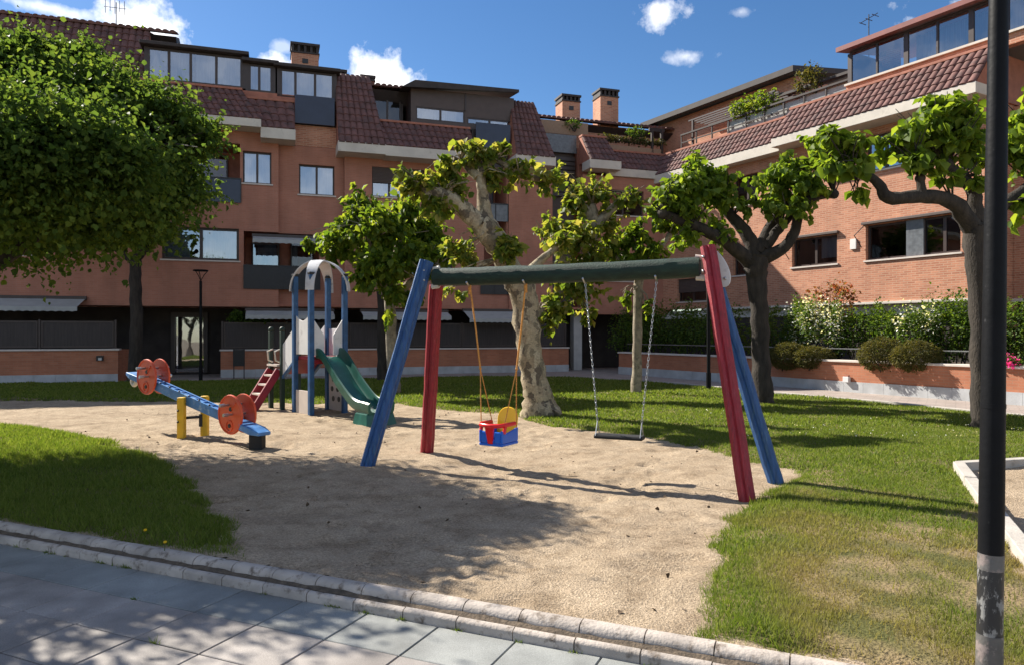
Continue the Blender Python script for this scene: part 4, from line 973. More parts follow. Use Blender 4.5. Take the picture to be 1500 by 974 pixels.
def clump_leaves(blobs, size, seed, droop=.7, width=.42, k_sub=14, sub_r=.42, rise=.45):
    """blobs: (centre, (rx,ry,rz), count): leaves gathered in sub clumps towards the outside of each blob"""
    rg = np.random.default_rng(seed); VV = []; FFs = []; off = 0
    for c, r, n in blobs:
        c = np.array(c); r = np.array(r); ks = max(3, int(k_sub))
        if sub_r > .5:          # leafy shoots fanning out of the limb end
            m = 13; ns = max(3, n // m)
            d = rg.normal(0, 1, (ns, 3)) + np.array([0, 0, rise]); d /= np.linalg.norm(d, axis=1, keepdims=True)
            ln = rg.uniform(.55, 1.25, (ns, 1)); st = rg.normal(0, .28, (ns, 3)); bend = rg.normal(0, .22, (ns, 3)) + np.array([0, 0, -.12])
            t = np.linspace(.18, 1, m)[None, :, None] ** .8
            q = st[:, None] * (1 - t) + d[:, None] * ln[:, None] * t + bend[:, None] * t * t
            q = (q + rg.normal(0, .055, q.shape)).reshape(-1, 3); t_ = np.broadcast_to(d[:, None], (ns, m, 3)).reshape(-1, 3)
            pos = c + q * r; out = t_ * .6 + rg.normal(0, .5, t_.shape)
            V, F_ = leaf_arrays(pos, out, size, rg, droop, width=width); VV.append(V); FFs.append(F_ + off); off += len(V)
            continue
        d = rg.normal(0, 1, (ks, 3)); d /= np.linalg.norm(d, axis=1, keepdims=True); rad = rg.uniform(.8, 1.0, (ks, 1)) if sub_r < .3 else rg.uniform(.45, .95, (ks, 1))
        sc = d * rad
        ids = rg.integers(0, ks, n); q = sc[ids] + rg.normal(0, 1, (n, 3)) * sub_r * .5
        fill = rg.random(n) < .25; dd = rg.normal(0, 1, (n, 3)); dd /= np.linalg.norm(dd, axis=1, keepdims=True); q[fill] = (dd * np.cbrt(rg.random((n, 1))))[fill]
        pos = c + q * r; out = q / (np.linalg.norm(q, axis=1, keepdims=True) + 1e-6)
        V, F_ = leaf_arrays(pos, out, size, rg, droop, width=width); VV.append(V); FFs.append(F_ + off); off += len(V)
    return np.concatenate(VV), np.concatenate(FFs)
def smooth_path(pts, rad, sub=4):
    P = [Vector(p) for p in pts]; out = []; ro = []
    for i in range(len(P) - 1):
        p0, p1, p2, p3 = P[max(i - 1, 0)], P[i], P[i + 1], P[min(i + 2, len(P) - 1)]
        for k in range(sub):
            t = k / sub
            out.append(.5 * ((2 * p1) + (p2 - p0) * t + (2 * p0 - 5 * p1 + 4 * p2 - p3) * t * t + (3 * p1 - p0 - 3 * p2 + p3) * t ** 3)); ro.append(rad[i] + (rad[i + 1] - rad[i]) * t)
    out.append(P[-1]); ro.append(rad[-1]); return out, ro
def tree(name, label, d, limbs, blobs, leaf, bark, size, seed, base=None, droop=.7, width=.42, shoots=6, k_sub=14, group=None, cat='tree', knob=True, sub_r=.6, dens=1.0, rise=.45):
    """limbs: lists of (u, v, depth offset, radius px); blobs: (u, v, depth offset, rx px, rz px, count)"""
    rg = random.Random(seed)
    b0 = limbs[0][0]; base = base or at(b0[0], b0[1], d + b0[2]); base = Vector((base[0], base[1], 0))
    root = empty(name, base, 0, label, cat, group)
    mb = MB()
    for L_ in limbs:
        pts = [at(u, v, d + dd) for u, v, dd, r in L_]; rad = [r * d / FPX for *_, r in L_]
        if L_ is limbs[0]:
            pts.insert(0, Vector((base.x, base.y, -.08))); rad.insert(0, rad[0] * 1.25)
            pts[1] = pts[1].copy(); pts[1].z = max(pts[1].z, .12); rad[1] *= 1.05
        P, Rr = smooth_path(pts, rad, 5)
        P = [p + Vector((rg.uniform(-1, 1), rg.uniform(-1, 1), 0)) * r * .13 for p, r in zip(P, Rr)]
        mb.tube(P, Rr, 12, wob=.09, rg=rg)
        if knob and L_ is not limbs[0]:
            mb.blob(pts[-1], [rad[-1] * rg.uniform(1.3, 1.7) for _ in range(3)], 9, 6)
    bl = []
    for (u, v, dd, rx_, rz_, n) in blobs:
        c = at(u, v, d + dd); r = (rx_ * d / FPX, rx_ * d / FPX * .95, rz_ * d / FPX); bl.append((tuple(c), r, int(n * dens)))
        near = min((at(q[0], q[1], d + q[2]) for L_ in limbs for q in L_), key=lambda p: (p - c).length)
        for k in range(shoots):
            e_ = c + Vector((rg.gauss(0, 1) * r[0], rg.gauss(0, 1) * r[1], abs(rg.gauss(.2, .8)) * r[2])) * .6
            mid = near.lerp(e_, .5) + Vector((rg.uniform(-.1, .1), rg.uniform(-.1, .1), .08))
            mb.tube([near, mid, e_], [.018, .012, .005], 5)
    mb.build('trunk', bark, root, world=True, smooth=70)
    V, F_ = clump_leaves(bl, size, seed, droop, width, k_sub, sub_r, rise)
    np_mesh('crown', V, F_, leaf, root, offset=(base.x, base.y, 0))
    return root
# 1: near maple whose crown fills the upper left
DB = 9.6
def crown_px(lst, dens): return [(u, v, dd, rx_, rz_, int(rx_ * rx_ * dens)) for u, v, dd, rx_, rz_ in lst]
tree('maple_tree', 'big dense dark green tree filling the upper left corner', DB,
     [[(-95, 640, 0, 20), (-92, 520, 0, 17), (-85, 430, 0, 16), (-70, 360, 0, 14)], [(-85, 430, 0, 13), (0, 385, -.2, 10), (70, 330, -.3, 7), (140, 270, -.4, 4), (220, 220, -.4, 2)],
      [(-70, 360, 0, 12), (-20, 250, .4, 9), (40, 160, .6, 5), (80, 90, .6, 2)], [(-75, 380, 0, 12), (-150, 280, -.4, 8), (-220, 200, -.6, 4)]],
     crown_px([(60, 135, .3, 95, 66), (150, 140, 0, 80, 52), (222, 175, -.2, 70, 52), (285, 205, .1, 48, 42), (95, 230, -.5, 120, 95), (205, 255, -.1, 90, 85), (255, 275, .4, 62, 58), (20, 320, .2, 95, 75), (120, 325, -.3, 95, 62), (190, 320, .2, 72, 55),
               (35, 75, .2, 50, 34), (115, 85, .4, 46, 32), (-40, 130, 0, 120, 85), (-60, 260, -.5, 130, 110), (-160, 190, 0, 150, 140), (-250, 260, 0, 120, 120), (0, 200, 1.5, 170, 130), (-150, 180, 1.6, 170, 130), (100, 190, 1.6, 150, 120), (40, 230, -1.6, 130, 100), (-120, 230, -1.7, 150, 110), (130, 240, -1.5, 95, 75)], .46),
     M['leaf_dark'], M['bark'], .066, 101, dens=1.6, droop=.5, shoots=3, k_sub=22, knob=False)
# 2: its neighbour outside the left edge, known from its shadow on the paving
tree('maple_tree', 'dark green tree outside the left edge that shades the paving', 6.4,
     [[(-560, 760, 0, 26), (-560, 560, 0, 22), (-550, 400, 0, 20)], [(-550, 400, 0, 16), (-470, 280, 0, 9), (-380, 180, 0, 4)], [(-550, 420, 0, 16), (-650, 260, .5, 9)]],
     crown_px([(-560, 150, 0, 220, 130), (-420, 200, .3, 150, 110), (-700, 200, .3, 190, 130), (-560, 230, -1.3, 180, 120), (-560, 200, 1.3, 200, 120), (-420, 190, -1.0, 130, 110)], .09),
     M['leaf_dark'], M['bark'], .13, 103, droop=.5, shoots=3, k_sub=24, knob=False)
# 3: tree by the entrance
tree('maple_tree', 'dark trunked tree by the dark entrance behind the seesaw', 23.6,
     [[(198, 558, 0, 9.5), (199, 470, 0, 8), (197, 400, 0, 8), (200, 372, 0, 8)], [(200, 380, 0, 6), (225, 350, -.3, 4.5), (250, 330, -.4, 3)], [(197, 385, 0, 6), (165, 360, 0, 4), (140, 330, 0, 3)], [(200, 380, 0, 5), (200, 320, 0, 3), (205, 280, 0, 2)]],
     crown_px([(200, 318, 0, 50, 36), (150, 310, 0, 45, 38), (110, 270, 0, 55, 50), (200, 255, .5, 55, 55), (140, 230, 0, 60, 60), (222, 340, -.8, 26, 14), (190, 350, -.9, 22, 12)], .8),
     M['leaf_green'], M['bark'], .19, 105, shoots=4)
# 4: bushy tree behind the slide (pale trunk) and the dark trunk behind it
tree('mulberry_tree', 'bushy bright green tree right behind the slide', 18.8,
     [[(577, 583, 0, 9), (574, 520, 0, 8), (572, 460, 0, 8), (568, 430, 0, 8)], [(570, 440, 0, 6), (610, 408, -.5, 5), (640, 390, -.6, 3)], [(570, 435, 0, 6), (535, 400, .2, 5), (505, 375, .3, 3)], [(568, 430, 0, 5), (580, 370, .2, 4), (590, 340, .2, 3)], [(567, 430, 0, 5), (545, 360, -.4, 4), (530, 330, -.5, 3)]],
     [(530, 318, 0, 30, 34, 1500), (505, 350, -.4, 32, 30, 1400), (560, 345, -.8, 36, 38, 1900), (595, 325, 0, 34, 32, 1600), (630, 350, .2, 28, 30, 1200), (615, 385, -.6, 32, 30, 1300), (645, 375, -.2, 18, 18, 500), (490, 372, 0, 24, 18, 700), (560, 400, -.9, 36, 34, 1600), (535, 415, -.7, 24, 30, 800), (575, 440, -.8, 20, 32, 500), (455, 362, .2, 14, 10, 200), (580, 380, .8, 45, 45, 1500), (525, 300, 0, 16, 18, 300)],
     M['leaf_green'], M['bark_grey'], .165, 107, dens=.62, rise=1.3, droop=.9, shoots=7, width=.36)
tree('mulberry_tree', 'thin dark trunk hidden behind the bushy tree by the long garden wall', 24.0,
     [[(560, 558, 0, 7.5), (560, 480, 0, 7), (558, 420, 0, 6)], [(558, 425, 0, 5), (590, 380, 0, 3)], [(558, 425, 0, 5), (530, 380, 0, 3)]],
     [(560, 375, 0, 40, 30, 1500), (590, 365, 0, 30, 25, 800), (600, 440, 0, 16, 14, 200)], M['leaf_green'], M['bark'], .2, 109, droop=.9)
# 5: mottled plane in the centre
tree('plane_tree', 'leaning plane tree with pale mottled bark in the centre behind the swing', 13.8,
     [[(792, 608, 0, 25), (783, 565, 0, 19), (775, 500, 0, 18.5), (765, 430, 0, 20), (755, 405, 0, 21)],
      [(757, 420, 0, 17), (740, 375, 0, 17), (716, 340, -.1, 18), (708, 330, -.1, 16)], [(712, 340, -.1, 14), (707, 290, 0, 9), (703, 250, 0, 6)], [(715, 345, -.1, 14), (680, 308, -.2, 13), (650, 286, -.3, 10), (625, 285, -.3, 6)],
      [(700, 260, 0, 7), (675, 235, .1, 5)], [(703, 255, 0, 7), (725, 235, 0, 5), (760, 255, 0, 5), (800, 265, .1, 4)], [(757, 420, .1, 11), (785, 388, .3, 7), (815, 362, .4, 4), (830, 340, .4, 2)]],
     [(705, 232, 0, 28, 22, 340), (655, 250, -.2, 26, 22, 330), (612, 272, -.3, 28, 22, 330), (640, 300, -.4, 26, 20, 200), (760, 252, 0, 22, 18, 190), (800, 262, .1, 26, 20, 230), (675, 375, -.2, 26, 26, 260), (665, 425, -.3, 20, 16, 60), (745, 365, -.4, 17, 24, 420), (685, 215, 0, 20, 12, 110), (590, 255, -.2, 16, 12, 80), (735, 222, 0, 18, 12, 90), (820, 355, .4, 22, 20, 200), (665, 280, -.2, 26, 18, 180), (720, 262, 0, 24, 18, 150)],
     M['leaf_plane'], M['bark_plane'], .135, 111, droop=.6, shoots=11, knob=False)
tree('plane_tree', 'slimmer plane tree with thin yellowish leaves behind the leaning pale one', 17.5,
     [[(778, 575, 0, 10), (781, 500, 0, 9), (788, 455, 0, 9)], [(786, 468, 0, 8), (830, 420, 0, 9), (862, 370, 0, 8), (870, 330, 0, 8), (868, 300, 0, 5)], [(872, 330, 0, 8), (905, 300, 0, 5), (925, 290, 0, 3)], [(845, 400, 0, 7), (815, 370, 0, 6), (805, 350, 0, 4)], [(868, 320, 0, 8), (845, 290, 0, 5)]],
     [(865, 285, 0, 26, 26, 420), (920, 292, 0, 26, 18, 260), (840, 300, 0, 24, 26, 330), (815, 345, -.2, 28, 30, 420), (850, 350, -.4, 32, 32, 480), (890, 330, .2, 26, 28, 330), (845, 420, -.2, 38, 32, 520), (815, 455, -.2, 24, 30, 300), (870, 385, -.3, 28, 22, 320), (860, 455, 0, 14, 26, 120), (825, 400, 0, 30, 30, 300)],
     M['leaf_plane'], M['bark_grey'], .155, 113, dens=.85, droop=.7, shoots=10, knob=False)
# 6: straight pale trunk
tree('mulberry_tree', 'straight pale slender trunk with tufted crown between the swing seat and the red leg', 18.8,
     [[(932, 577, 0, 7.5), (933, 500, 0, 6.6), (935, 420, 0, 7), (936, 395, 0, 8)], [(936, 400, 0, 5), (905, 378, 0, 4), (890, 368, 0, 3)], [(936, 400, 0, 5), (962, 372, 0, 4), (980, 345, 0, 3)], [(936, 400, 0, 5), (934, 360, 0, 4)]],
     [(930, 355, 0, 24, 24, 600), (895, 368, 0, 24, 22, 520), (975, 332, 0, 24, 20, 500), (955, 375, -.3, 26, 18, 420), (915, 390, -.3, 20, 16, 260), (937, 335, 0, 12, 16, 150), (915, 440, -.3, 8, 18, 40), (948, 455, -.3, 9, 20, 50)],
     M['leaf_green'], M['bark_grey'], .165, 115, dens=.66, rise=1.3, droop=.9, shoots=6, width=.36)
# 7: dark knobbly tree
tree('mulberry_tree', 'dark knobbly pollard tree with two bright green canopies right of the red leg', 16.0,
     [[(1120, 594, 0, 14), (1115, 520, 0, 12.5), (1111, 440, 0, 13), (1108, 395, 0, 16), (1108, 375, 0, 17)],
      [(1100, 385, 0, 11), (1060, 352, -.3, 9), (1015, 330, -.5, 8), (972, 314, -.6, 6)], [(1105, 375, 0, 11), (1095, 345, .1, 10), (1072, 318, .2, 8), (1055, 300, .2, 6)],
      [(1115, 380, 0, 11), (1150, 362, -.2, 8), (1166, 335, -.2, 7), (1170, 305, -.2, 7), (1190, 290, -.2, 6), (1222, 285, -.3, 5)], [(1110, 370, 0, 10), (1130, 330, .2, 8), (1150, 300, .3, 6)], [(1118, 365, 0, 8), (1142, 335, 0, 7), (1160, 315, 0, 5)]],
     [(985, 295, -.5, 34, 28, 900), (1015, 272, -.3, 36, 24, 1000), (1055, 285, 0, 34, 28, 1000), (1040, 262, .2, 30, 20, 600), (1010, 318, -.6, 28, 26, 600), (1050, 340, -.3, 26, 22, 360), (1000, 350, -.6, 22, 20, 280), (985, 275, -.4, 22, 16, 300), (1098, 300, 0, 14, 12, 160), (1140, 266, 0, 34, 28, 1100), (1180, 275, -.2, 36, 26, 1000), (1170, 250, .2, 30, 20, 600), (1215, 250, -.2, 28, 26, 700), (1205, 215, -.2, 26, 26, 600), (1135, 305, -.3, 22, 18, 300), (1150, 245, .1, 16, 20, 300), (1020, 250, 0, 18, 20, 320), (1062, 262, 0, 14, 18, 240), (1165, 305, -.4, 22, 16, 260), (960, 310, -.5, 14, 12, 120)],
     M['leaf_bright'], M['bark'], .15, 117, dens=.58, rise=.8, droop=.9, shoots=7, width=.4)
# 8: right hand tree behind the lamp post
tree('mulberry_tree', 'dark twisted pollard tree with large bright leaves behind the black lamp post', 11.9,
     [[(1438, 632, 0, 15), (1438, 540, 0, 14), (1436, 440, 0, 15), (1432, 360, 0, 18), (1428, 325, 0, 18)],
      [(1425, 335, 0, 14), (1395, 296, -.2, 11), (1350, 288, -.3, 9), (1302, 290, -.3, 9), (1282, 264, -.3, 6), (1248, 252, -.3, 5)], [(1428, 325, 0, 12), (1428, 290, 0, 10), (1412, 262, 0, 8), (1385, 242, 0, 7)], [(1352, 290, -.3, 7), (1348, 262, -.3, 5)],
      [(1430, 330, 0, 13), (1470, 300, .2, 10), (1510, 270, .3, 7), (1540, 240, .3, 5)]],
     [(1245, 225, -.3, 36, 30, 520), (1215, 205, -.3, 24, 18, 220), (1235, 250, -.4, 30, 22, 260), (1355, 195, 0, 44, 34, 780), (1400, 180, 0, 40, 36, 700), (1370, 160, .1, 30, 22, 360), (1320, 205, -.2, 32, 26, 420), (1345, 240, -.3, 30, 24, 320), (1400, 215, -.1, 34, 28, 420), (1385, 265, -.3, 14, 14, 60), (1255, 285, -.4, 10, 8, 14), (1430, 240, .2, 24, 18, 150), (1490, 230, .2, 36, 40, 480), (1500, 180, .3, 34, 34, 420), (1495, 300, .2, 26, 30, 220), (1550, 220, .3, 40, 40, 420), (1440, 265, -.2, 14, 12, 60)],
     M['leaf_bright'], M['bark'], .165, 119, dens=.55, rise=.8, droop=.9, shoots=7, width=.44)

def shrub(name, label, blobs, leaf, size, seed, group=None, cat='shrub', flowers=None, fmat=None, droop=.2, k_sub=16, width=.4, fsize=.05, sub_r=.42, stems=True):
    c0 = blobs[0][0]; z0 = min(c[2] - r[2] for c, r, n in blobs); root = empty(name, (c0[0], c0[1], z0), 0, label, cat, group); rg = random.Random(seed)
    V, F_ = clump_leaves(blobs, size, seed, droop, width, k_sub, sub_r); np_mesh('foliage', V, F_, leaf, root, offset=(c0[0], c0[1], z0))
    if stems:
        mb = MB()
        for c, r, n in blobs:
            for k in range(5):
                e_ = Vector(c) + Vector((rg.gauss(0, .5) * r[0], rg.gauss(0, .5) * r[1], rg.uniform(-.3, .5) * r[2])); b_ = Vector((c[0] + rg.uniform(-.3, .3) * r[0], c[1] + rg.uniform(-.3, .3) * r[1], z0 - .05))
                mb.tube([b_, b_.lerp(e_, .5) + Vector((rg.uniform(-.05, .05), 0, 0)), e_], [.02, .014, .006], 5)
        mb.build('stem', M['bark'], root, world=True)
    if flowers:
        V, F_ = clump_leaves(flowers, fsize, seed + 1, 0, .5, k_sub, sub_r); np_mesh('flowers', V, F_, fmat, root, offset=(c0[0], c0[1], z0))['kind'] = 'stuff'
    return root
def rb(u0, v0, u1, v1, y, ry, n, lobes=3, seed=0):
    """ellipsoids filling a pixel box on the plane y of the right wing"""
    rg = random.Random(seed); x0, zt = RF.p(u0, v0, y); x1, zb = RF.p(u1, v1, y); zt = (zt + RF.p(u1, v0, y)[1]) / 2; zb = (zb + RF.p(u0, v1, y)[1]) / 2; out = []
    for k in range(lobes):
        xx = x0 + (x1 - x0) * (k + .5) / lobes; hw = (x1 - x0) / lobes * .72; w = RF.w(xx, y + rg.uniform(-.1, .1), (zt + zb) / 2 + rg.uniform(-.06, .06))
        out.append((tuple(w), (hw, ry, (zt - zb) / 2 * rg.uniform(.95, 1.08)), n // lobes))
    return out
HEDGE = 'clipped hedge shrubs behind the planter wall'
shrub('hedge', 'small green hedge right of the dark pollard trunk', rb(1110, 450, 1172, 520, -2.6, .5, 3600, 3, 1), M['leaf_hedge'], .07, 201, HEDGE, 'hedge')
f_ = rb(1160, 438, 1228, 512, -2.9, .45, 3200, 3, 2)
shrub('flowering_shrub', 'white flowering bush beneath the reddish shrub', f_, M['leaf_hedge'], .07, 203, None, 'shrub', [(c, tuple(x * 1.03 for x in r), 480) for c, r, n in f_], M['petal_white'], fsize=.06)
shrub('red_tipped_shrub', 'tall reddish tipped shrub beside the small first floor window', rb(1188, 418, 1252, 470, -1.6, .4, 900, 3, 3), M['leaf_reddish'], .09, 205, sub_r=.5)
shrub('hedge', 'wide clipped hedge under the large brick window', rb(1222, 446, 1328, 522, -2.5, .55, 6500, 5, 4), M['leaf_hedge'], .07, 207, HEDGE, 'hedge')
f_ = rb(1322, 446, 1372, 520, -2.8, .4, 2200, 2, 5)
shrub('flowering_shrub', 'white flowering bush between the two hedges on the right', f_, M['leaf_hedge'], .06, 209, None, 'shrub', [(c, tuple(x * 1.03 for x in r), 240) for c, r, n in f_], M['petal_white'], fsize=.055)
shrub('hedge', 'tall rounded hedge left of the black lamp post', rb(1352, 438, 1446, 528, -2.4, .6, 6500, 4, 6), M['leaf_hedge'], .07, 211, HEDGE, 'hedge')
shrub('hedge', 'hedge beyond the black lamp post at the right edge', rb(1446, 430, 1560, 528, -2.2, .6, 4500, 4, 7), M['leaf_hedge'], .07, 213, HEDGE, 'hedge')
f_ = rb(1466, 520, 1486, 541, -4.0, .25, 700, 2, 8)
shrub('flowering_shrub', 'bright pink flowers on the planter beyond the lamp post', f_, M['leaf_hedge'], .05, 215, None, 'flowers', [(c, r, 160) for c, r, n in f_], M['petal_pink'], fsize=.06)
for (u0, v0, u1, v1, s, lb) in ((1136, 505, 1180, 540, 1, 'dark rounded bush hanging over the planter, leftmost of four'), (1165, 506, 1213, 537, 2, 'brownish rounded bush hanging over the planter, second from the left'),
                               (1260, 501, 1322, 543, 3, 'olive domed bush on the planter, left one of the pair under the large window'), (1311, 503, 1374, 545, 4, 'olive domed bush on the planter, right one of the pair under the large window')):
    a = rb(u0, v0, u1, v1, -4.02, .5, 12000, 1, s + 20); c, r, n = a[0]
    shrub('dome_bush', lb, [(c, (r[0] * .74, r[1], r[2] * 1.1), n)], M['leaf_olive'], .045, 220 + s, 'domed bushes overhanging the planter wall', k_sub=500, sub_r=.12, width=.22)
for (u0, u1, s, lb) in ((905, 965, 1, 'dark shaded hedge at the inner corner, nearest the passage'), (958, 1022, 2, 'dark shaded hedge behind the thin far lamp post'), (1015, 1092, 3, 'dark shaded hedge behind the right swing legs')):
    shrub('hedge', lb, rb(u0, 447, u1, 518, -2.6, .6, 4200, 3, s + 30), M['leaf_hedge'], .08, 230 + s, HEDGE, 'hedge')
def fb(u0, v0, u1, v1, y, ry, n, lobes, seed):
    rg = random.Random(seed); x0, zt = FF.p(u0, v0, y); x1, zb = FF.p(u1, v1, y)
    return [(tuple(FF.w(x0 + (x1 - x0) * (k + .5) / lobes, y + rg.uniform(-.1, .1), (zt + zb) / 2)), ((x1 - x0) / lobes * .7, ry, (zt - zb) / 2), n // lobes) for k in range(lobes)]
shrub('climbing_plant', 'green climber hanging over the fence left of the slide tower', fb(338, 455, 400, 475, .1, .25, 1400, 4, 1), M['leaf_hedge'], .09, 241, stems=False)
f_ = fb(396, 462, 424, 474, .1, .2, 300, 2, 2)
shrub('flowering_shrub', 'small reddish flowers above the fence behind the green posts', f_, M['leaf_reddish'], .08, 243)
shrub('terrace_plant', 'leafy plants along the terrace planter at the inner roof corner', fb(880, 198, 972, 214, 1.1, .3, 1300, 6, 3), M['leaf_olive'], .09, 245)
shrub('terrace_plant', 'small upright plant above the terrace planter', fb(920, 186, 940, 206, 1.2, .25, 300, 1, 4), M['leaf_hedge'], .09, 247)
shrub('terrace_plant', 'potted plant in front of the bamboo screen', fb(832, 174, 850, 192, 1.5, .2, 160, 1, 5), M['leaf_hedge'], .09, 248)
shrub('terrace_plant', 'large bush on the right wing terrace beside the pergola', rb(1076, 138, 1132, 176, .9, .5, 1500, 3, 9), M['leaf_green'], .11, 249)
shrub('terrace_plant', 'airy grey green bush next to the glazed gallery', rb(1168, 100, 1202, 138, 1.0, .4, 600, 2, 10), M['leaf_olive'], .1, 251)

# ------------------------------------------------------------------ swing frame
TL = Vector((-.99, 8.98, 2.28)); TR = Vector((2.05, 7.69, 2.29))
def beam_pt(s, dz=0): p = TL.lerp(TR, s); return p + Vector((0, 0, dz))
bd = (TR - TL).normalized(); fd = Vector((bd.y, -bd.x, 0)).normalized()           # fd points towards the viewer
sw = empty('swing_frame', ((TL.x + TR.x) / 2, (TL.y + TR.y) / 2, 0), 0, 'wooden swing frame with green beam on red and blue slanted legs', 'swing frame')
def timber(w):
    h = w / 2; c = w * .22; gd = w * .09; gw = w * .10
    pr = [(-h + c, -h), (-gw, -h), (0, -h + gd), (gw, -h), (h - c, -h), (h, -h + c), (h, -gw), (h - gd, 0), (h, gw), (h, h - c), (h - c, h), (gw, h), (0, h - gd), (-gw, h), (-h + c, h), (-h, h - c), (-h, gw), (-h + gd, 0), (-h, -gw), (-h, -h + c)]
    return pr
def leg(foot, top, m, w=.155):
    f_ = Vector((foot[0], foot[1], -.1)); MBx = MB(); t = Vector(top)
    n = 14; pr = timber(w); d = (t - f_).normalized(); x = d.cross(fd.cross(Vector((0, 0, 1)))).normalized(); y = x.cross(d)
    rg = random.Random(int(foot[0] * 99)); vs = []
    for i in range(n + 1):
        p = f_.lerp(t, i / n) + x * rg.uniform(-.004, .004) + y * rg.uniform(-.004, .004)
        vs += [p + x * a * (1 + rg.uniform(-.012, .012)) + y * b for a, b in pr]
    k = len(pr); fs = [(i * k + j, i * k + (j + 1) % k, (i + 1) * k + (j + 1) % k, (i + 1) * k + j) for i in range(n) for j in range(k)] + [tuple(range(k))[::-1], tuple(range(n * k, n * k + k))]
    return MBx.add(vs, fs).build('leg', m, sw, world=True, smooth=30)
leg(g(535, 681), TL + fd * .03 - bd * .06 + Vector((0, 0, .20)), M['blue'])
leg(g(625, 662), TL - fd * .13 - bd * .02 + Vector((0, 0, -.09)), M['red'])
leg(g(1097, 731), TR + fd * .03 + bd * .04 + Vector((0, 0, .21)), M['red'])
leg(g(1141, 708), TR - fd * .15 + bd * .05 + Vector((0, 0, -.03)), M['blue'])
bm = MB(); n = 26; pr = [(math.cos(2 * math.pi * k / 16 + .2) * .098 * (1.0 + .06 * (k % 2)), math.sin(2 * math.pi * k / 16 + .2) * .105 * (1.0 + .05 * (k % 2))) for k in range(16)]
rg = random.Random(4); vs = []; A_, B_ = beam_pt(.012), beam_pt(.985)
for i in range(n + 1):
    p = A_.lerp(B_, i / n) + Vector((0, 0, -.012 * math.sin(math.pi * i / n) + rg.uniform(-.003, .003)))
    vs += [p + fd * a * (1 + rg.uniform(-.02, .02)) + Vector((0, 0, b * (1 + rg.uniform(-.02, .02)))) for a, b in pr]
bm.add(vs, [(i * 16 + j, i * 16 + (j + 1) % 16, (i + 1) * 16 + (j + 1) % 16, (i + 1) * 16 + j) for i in range(n) for j in range(16)] + [tuple(range(16)), tuple(range(n * 16, n * 16 + 16))[::-1]]).build('beam', M['green'], sw, world=True, smooth=40)
for (c, s) in ((TL, -1), (TR, 1)):
    e_ = bd * s
    MB().tube([c + e_ * -.02 + Vector((0, 0, .10)), c - e_ * .10 + Vector((0, 0, .115))], .03, 8).build('bracket', M['cream'], sw, world=True, smooth=40)
    MB().tube([c - e_ * .0 + Vector((0, 0, -.115)), c - e_ * .09 + Vector((0, 0, -.105))], .035, 8).build('bracket', M['cream'], sw, world=True, smooth=40)
# white oval end plate on the right
pl = MB(); c = TR + bd * .125 - fd * .085 + Vector((0, 0, .0)); ax1 = (Vector((0, 0, 1)) - bd * .42).normalized(); ax2 = ax1.cross(fd).normalized(); prf = []
for k in range(28):
    a = 2 * math.pi * k / 28; prf.append(c + ax1 * (math.sin(a) * .225) + ax2 * (math.cos(a) * .088 * (1.1 - .15 * math.sin(a))))
vs = [p - fd * .015 for p in prf] + [p + fd * .015 for p in prf]; pl.add(vs, [(k, (k + 1) % 28, 28 + (k + 1) % 28, 28 + k) for k in range(28)] + [tuple(range(28))[::-1], tuple(range(28, 56))]).build('end_plate', M['panelwhite'], sw, world=True, bevel=.005)
bl = []
for a, b in ((.12, .03), (-.02, -.04), (-.14, .02)): bl.append(MB().blob(c + fd * .018 + ax1 * a + ax2 * b, .018, 8, 5))
for a in (.1, -.05): bl.append(MB().blob(TR + fd * .13 + Vector((0, 0, a)), .016, 8, 5))
for a in (.08, -.04): bl.append(MB().blob(TL + fd * .12 - bd * .05 + Vector((0, 0, a)), .016, 8, 5))
for m_ in bl: m_.build('bolt', M['steel'], sw, world=True, smooth=60)

# toddler swing
C = beam_pt(.272); C = Vector((C.x, C.y, 0)); yaw = math.atan2(bd.y, bd.x) - R_(9)
ts = empty('toddler_swing', (C.x, C.y, .27), yaw, 'red, yellow and blue plastic toddler swing seat on orange ropes', 'swing')
def shell(x0, x1, y0, y1, z0, z1, t, r=.03):      # open tray with walls
    mb = MB().box(x0, x1, y0, y1, z0, z0 + t)
    mb.box(x0, x0 + t, y0, y1, z0 + t, z1).box(x1 - t, x1, y0, y1, z0 + t, z1); return mb
st = MB()
st.box(-.165, .165, -.17, .19, 0, .035)
for s in (-1, 1):
    st.prism_x([(-.17, .036), (.19, .036), (.19, .20), (.05, .17), (-.06, .15), (-.17, .19)], s * .165 - (.03 if s > 0 else 0), s * .165 + (0 if s > 0 else .03))
st.box(-.134, -.05, -.17, -.145, .036, .17).box(.05, .134, -.17, -.145, .036, .17).box(-.05, .05, -.17, -.145, .036, .07)
st.build('seat', M['toyblue'], ts, bevel=.014)
bk = MB(); N_ = 14; pts = [(-.135, .05), (-.14, .28)] + [(-.14 * math.cos(math.pi * k / N_), .30 + .13 * math.sin(math.pi * k / N_)) for k in range(N_ + 1)] + [(.14, .28), (.135, .05)]
n = len(pts); vs = [(x, .15 + z * .16, z) for x, z in pts] + [(x, .18 + z * .16, z) for x, z in pts]
bk.add(vs, [(k, n + k, n + (k + 1) % n, (k + 1) % n) for k in range(n)] + [tuple(range(n)), tuple(range(n, 2 * n))[::-1]]).build('backrest', M['toyyellow'], ts, bevel=.008)
rd = MB().tube([(-.165, .10, .25), (-.165, -.12, .25), (-.13, -.18, .245), (0, -.19, .24), (.13, -.18, .245), (.165, -.12, .25), (.165, .10, .25)], .026, 10)
rd.extrude([(-.06, -.016), (.06, -.016), (.06, .016), (-.06, .016)], (0, -.19, .235), (0, -.17, .03), up=Vector((0, 1, 0)), scale_b=.5)
rd.tube([(-.165, -.1, .25), (-.165, -.13, .15)], .022, 8).tube([(.165, -.1, .25), (.165, -.13, .15)], .022, 8)
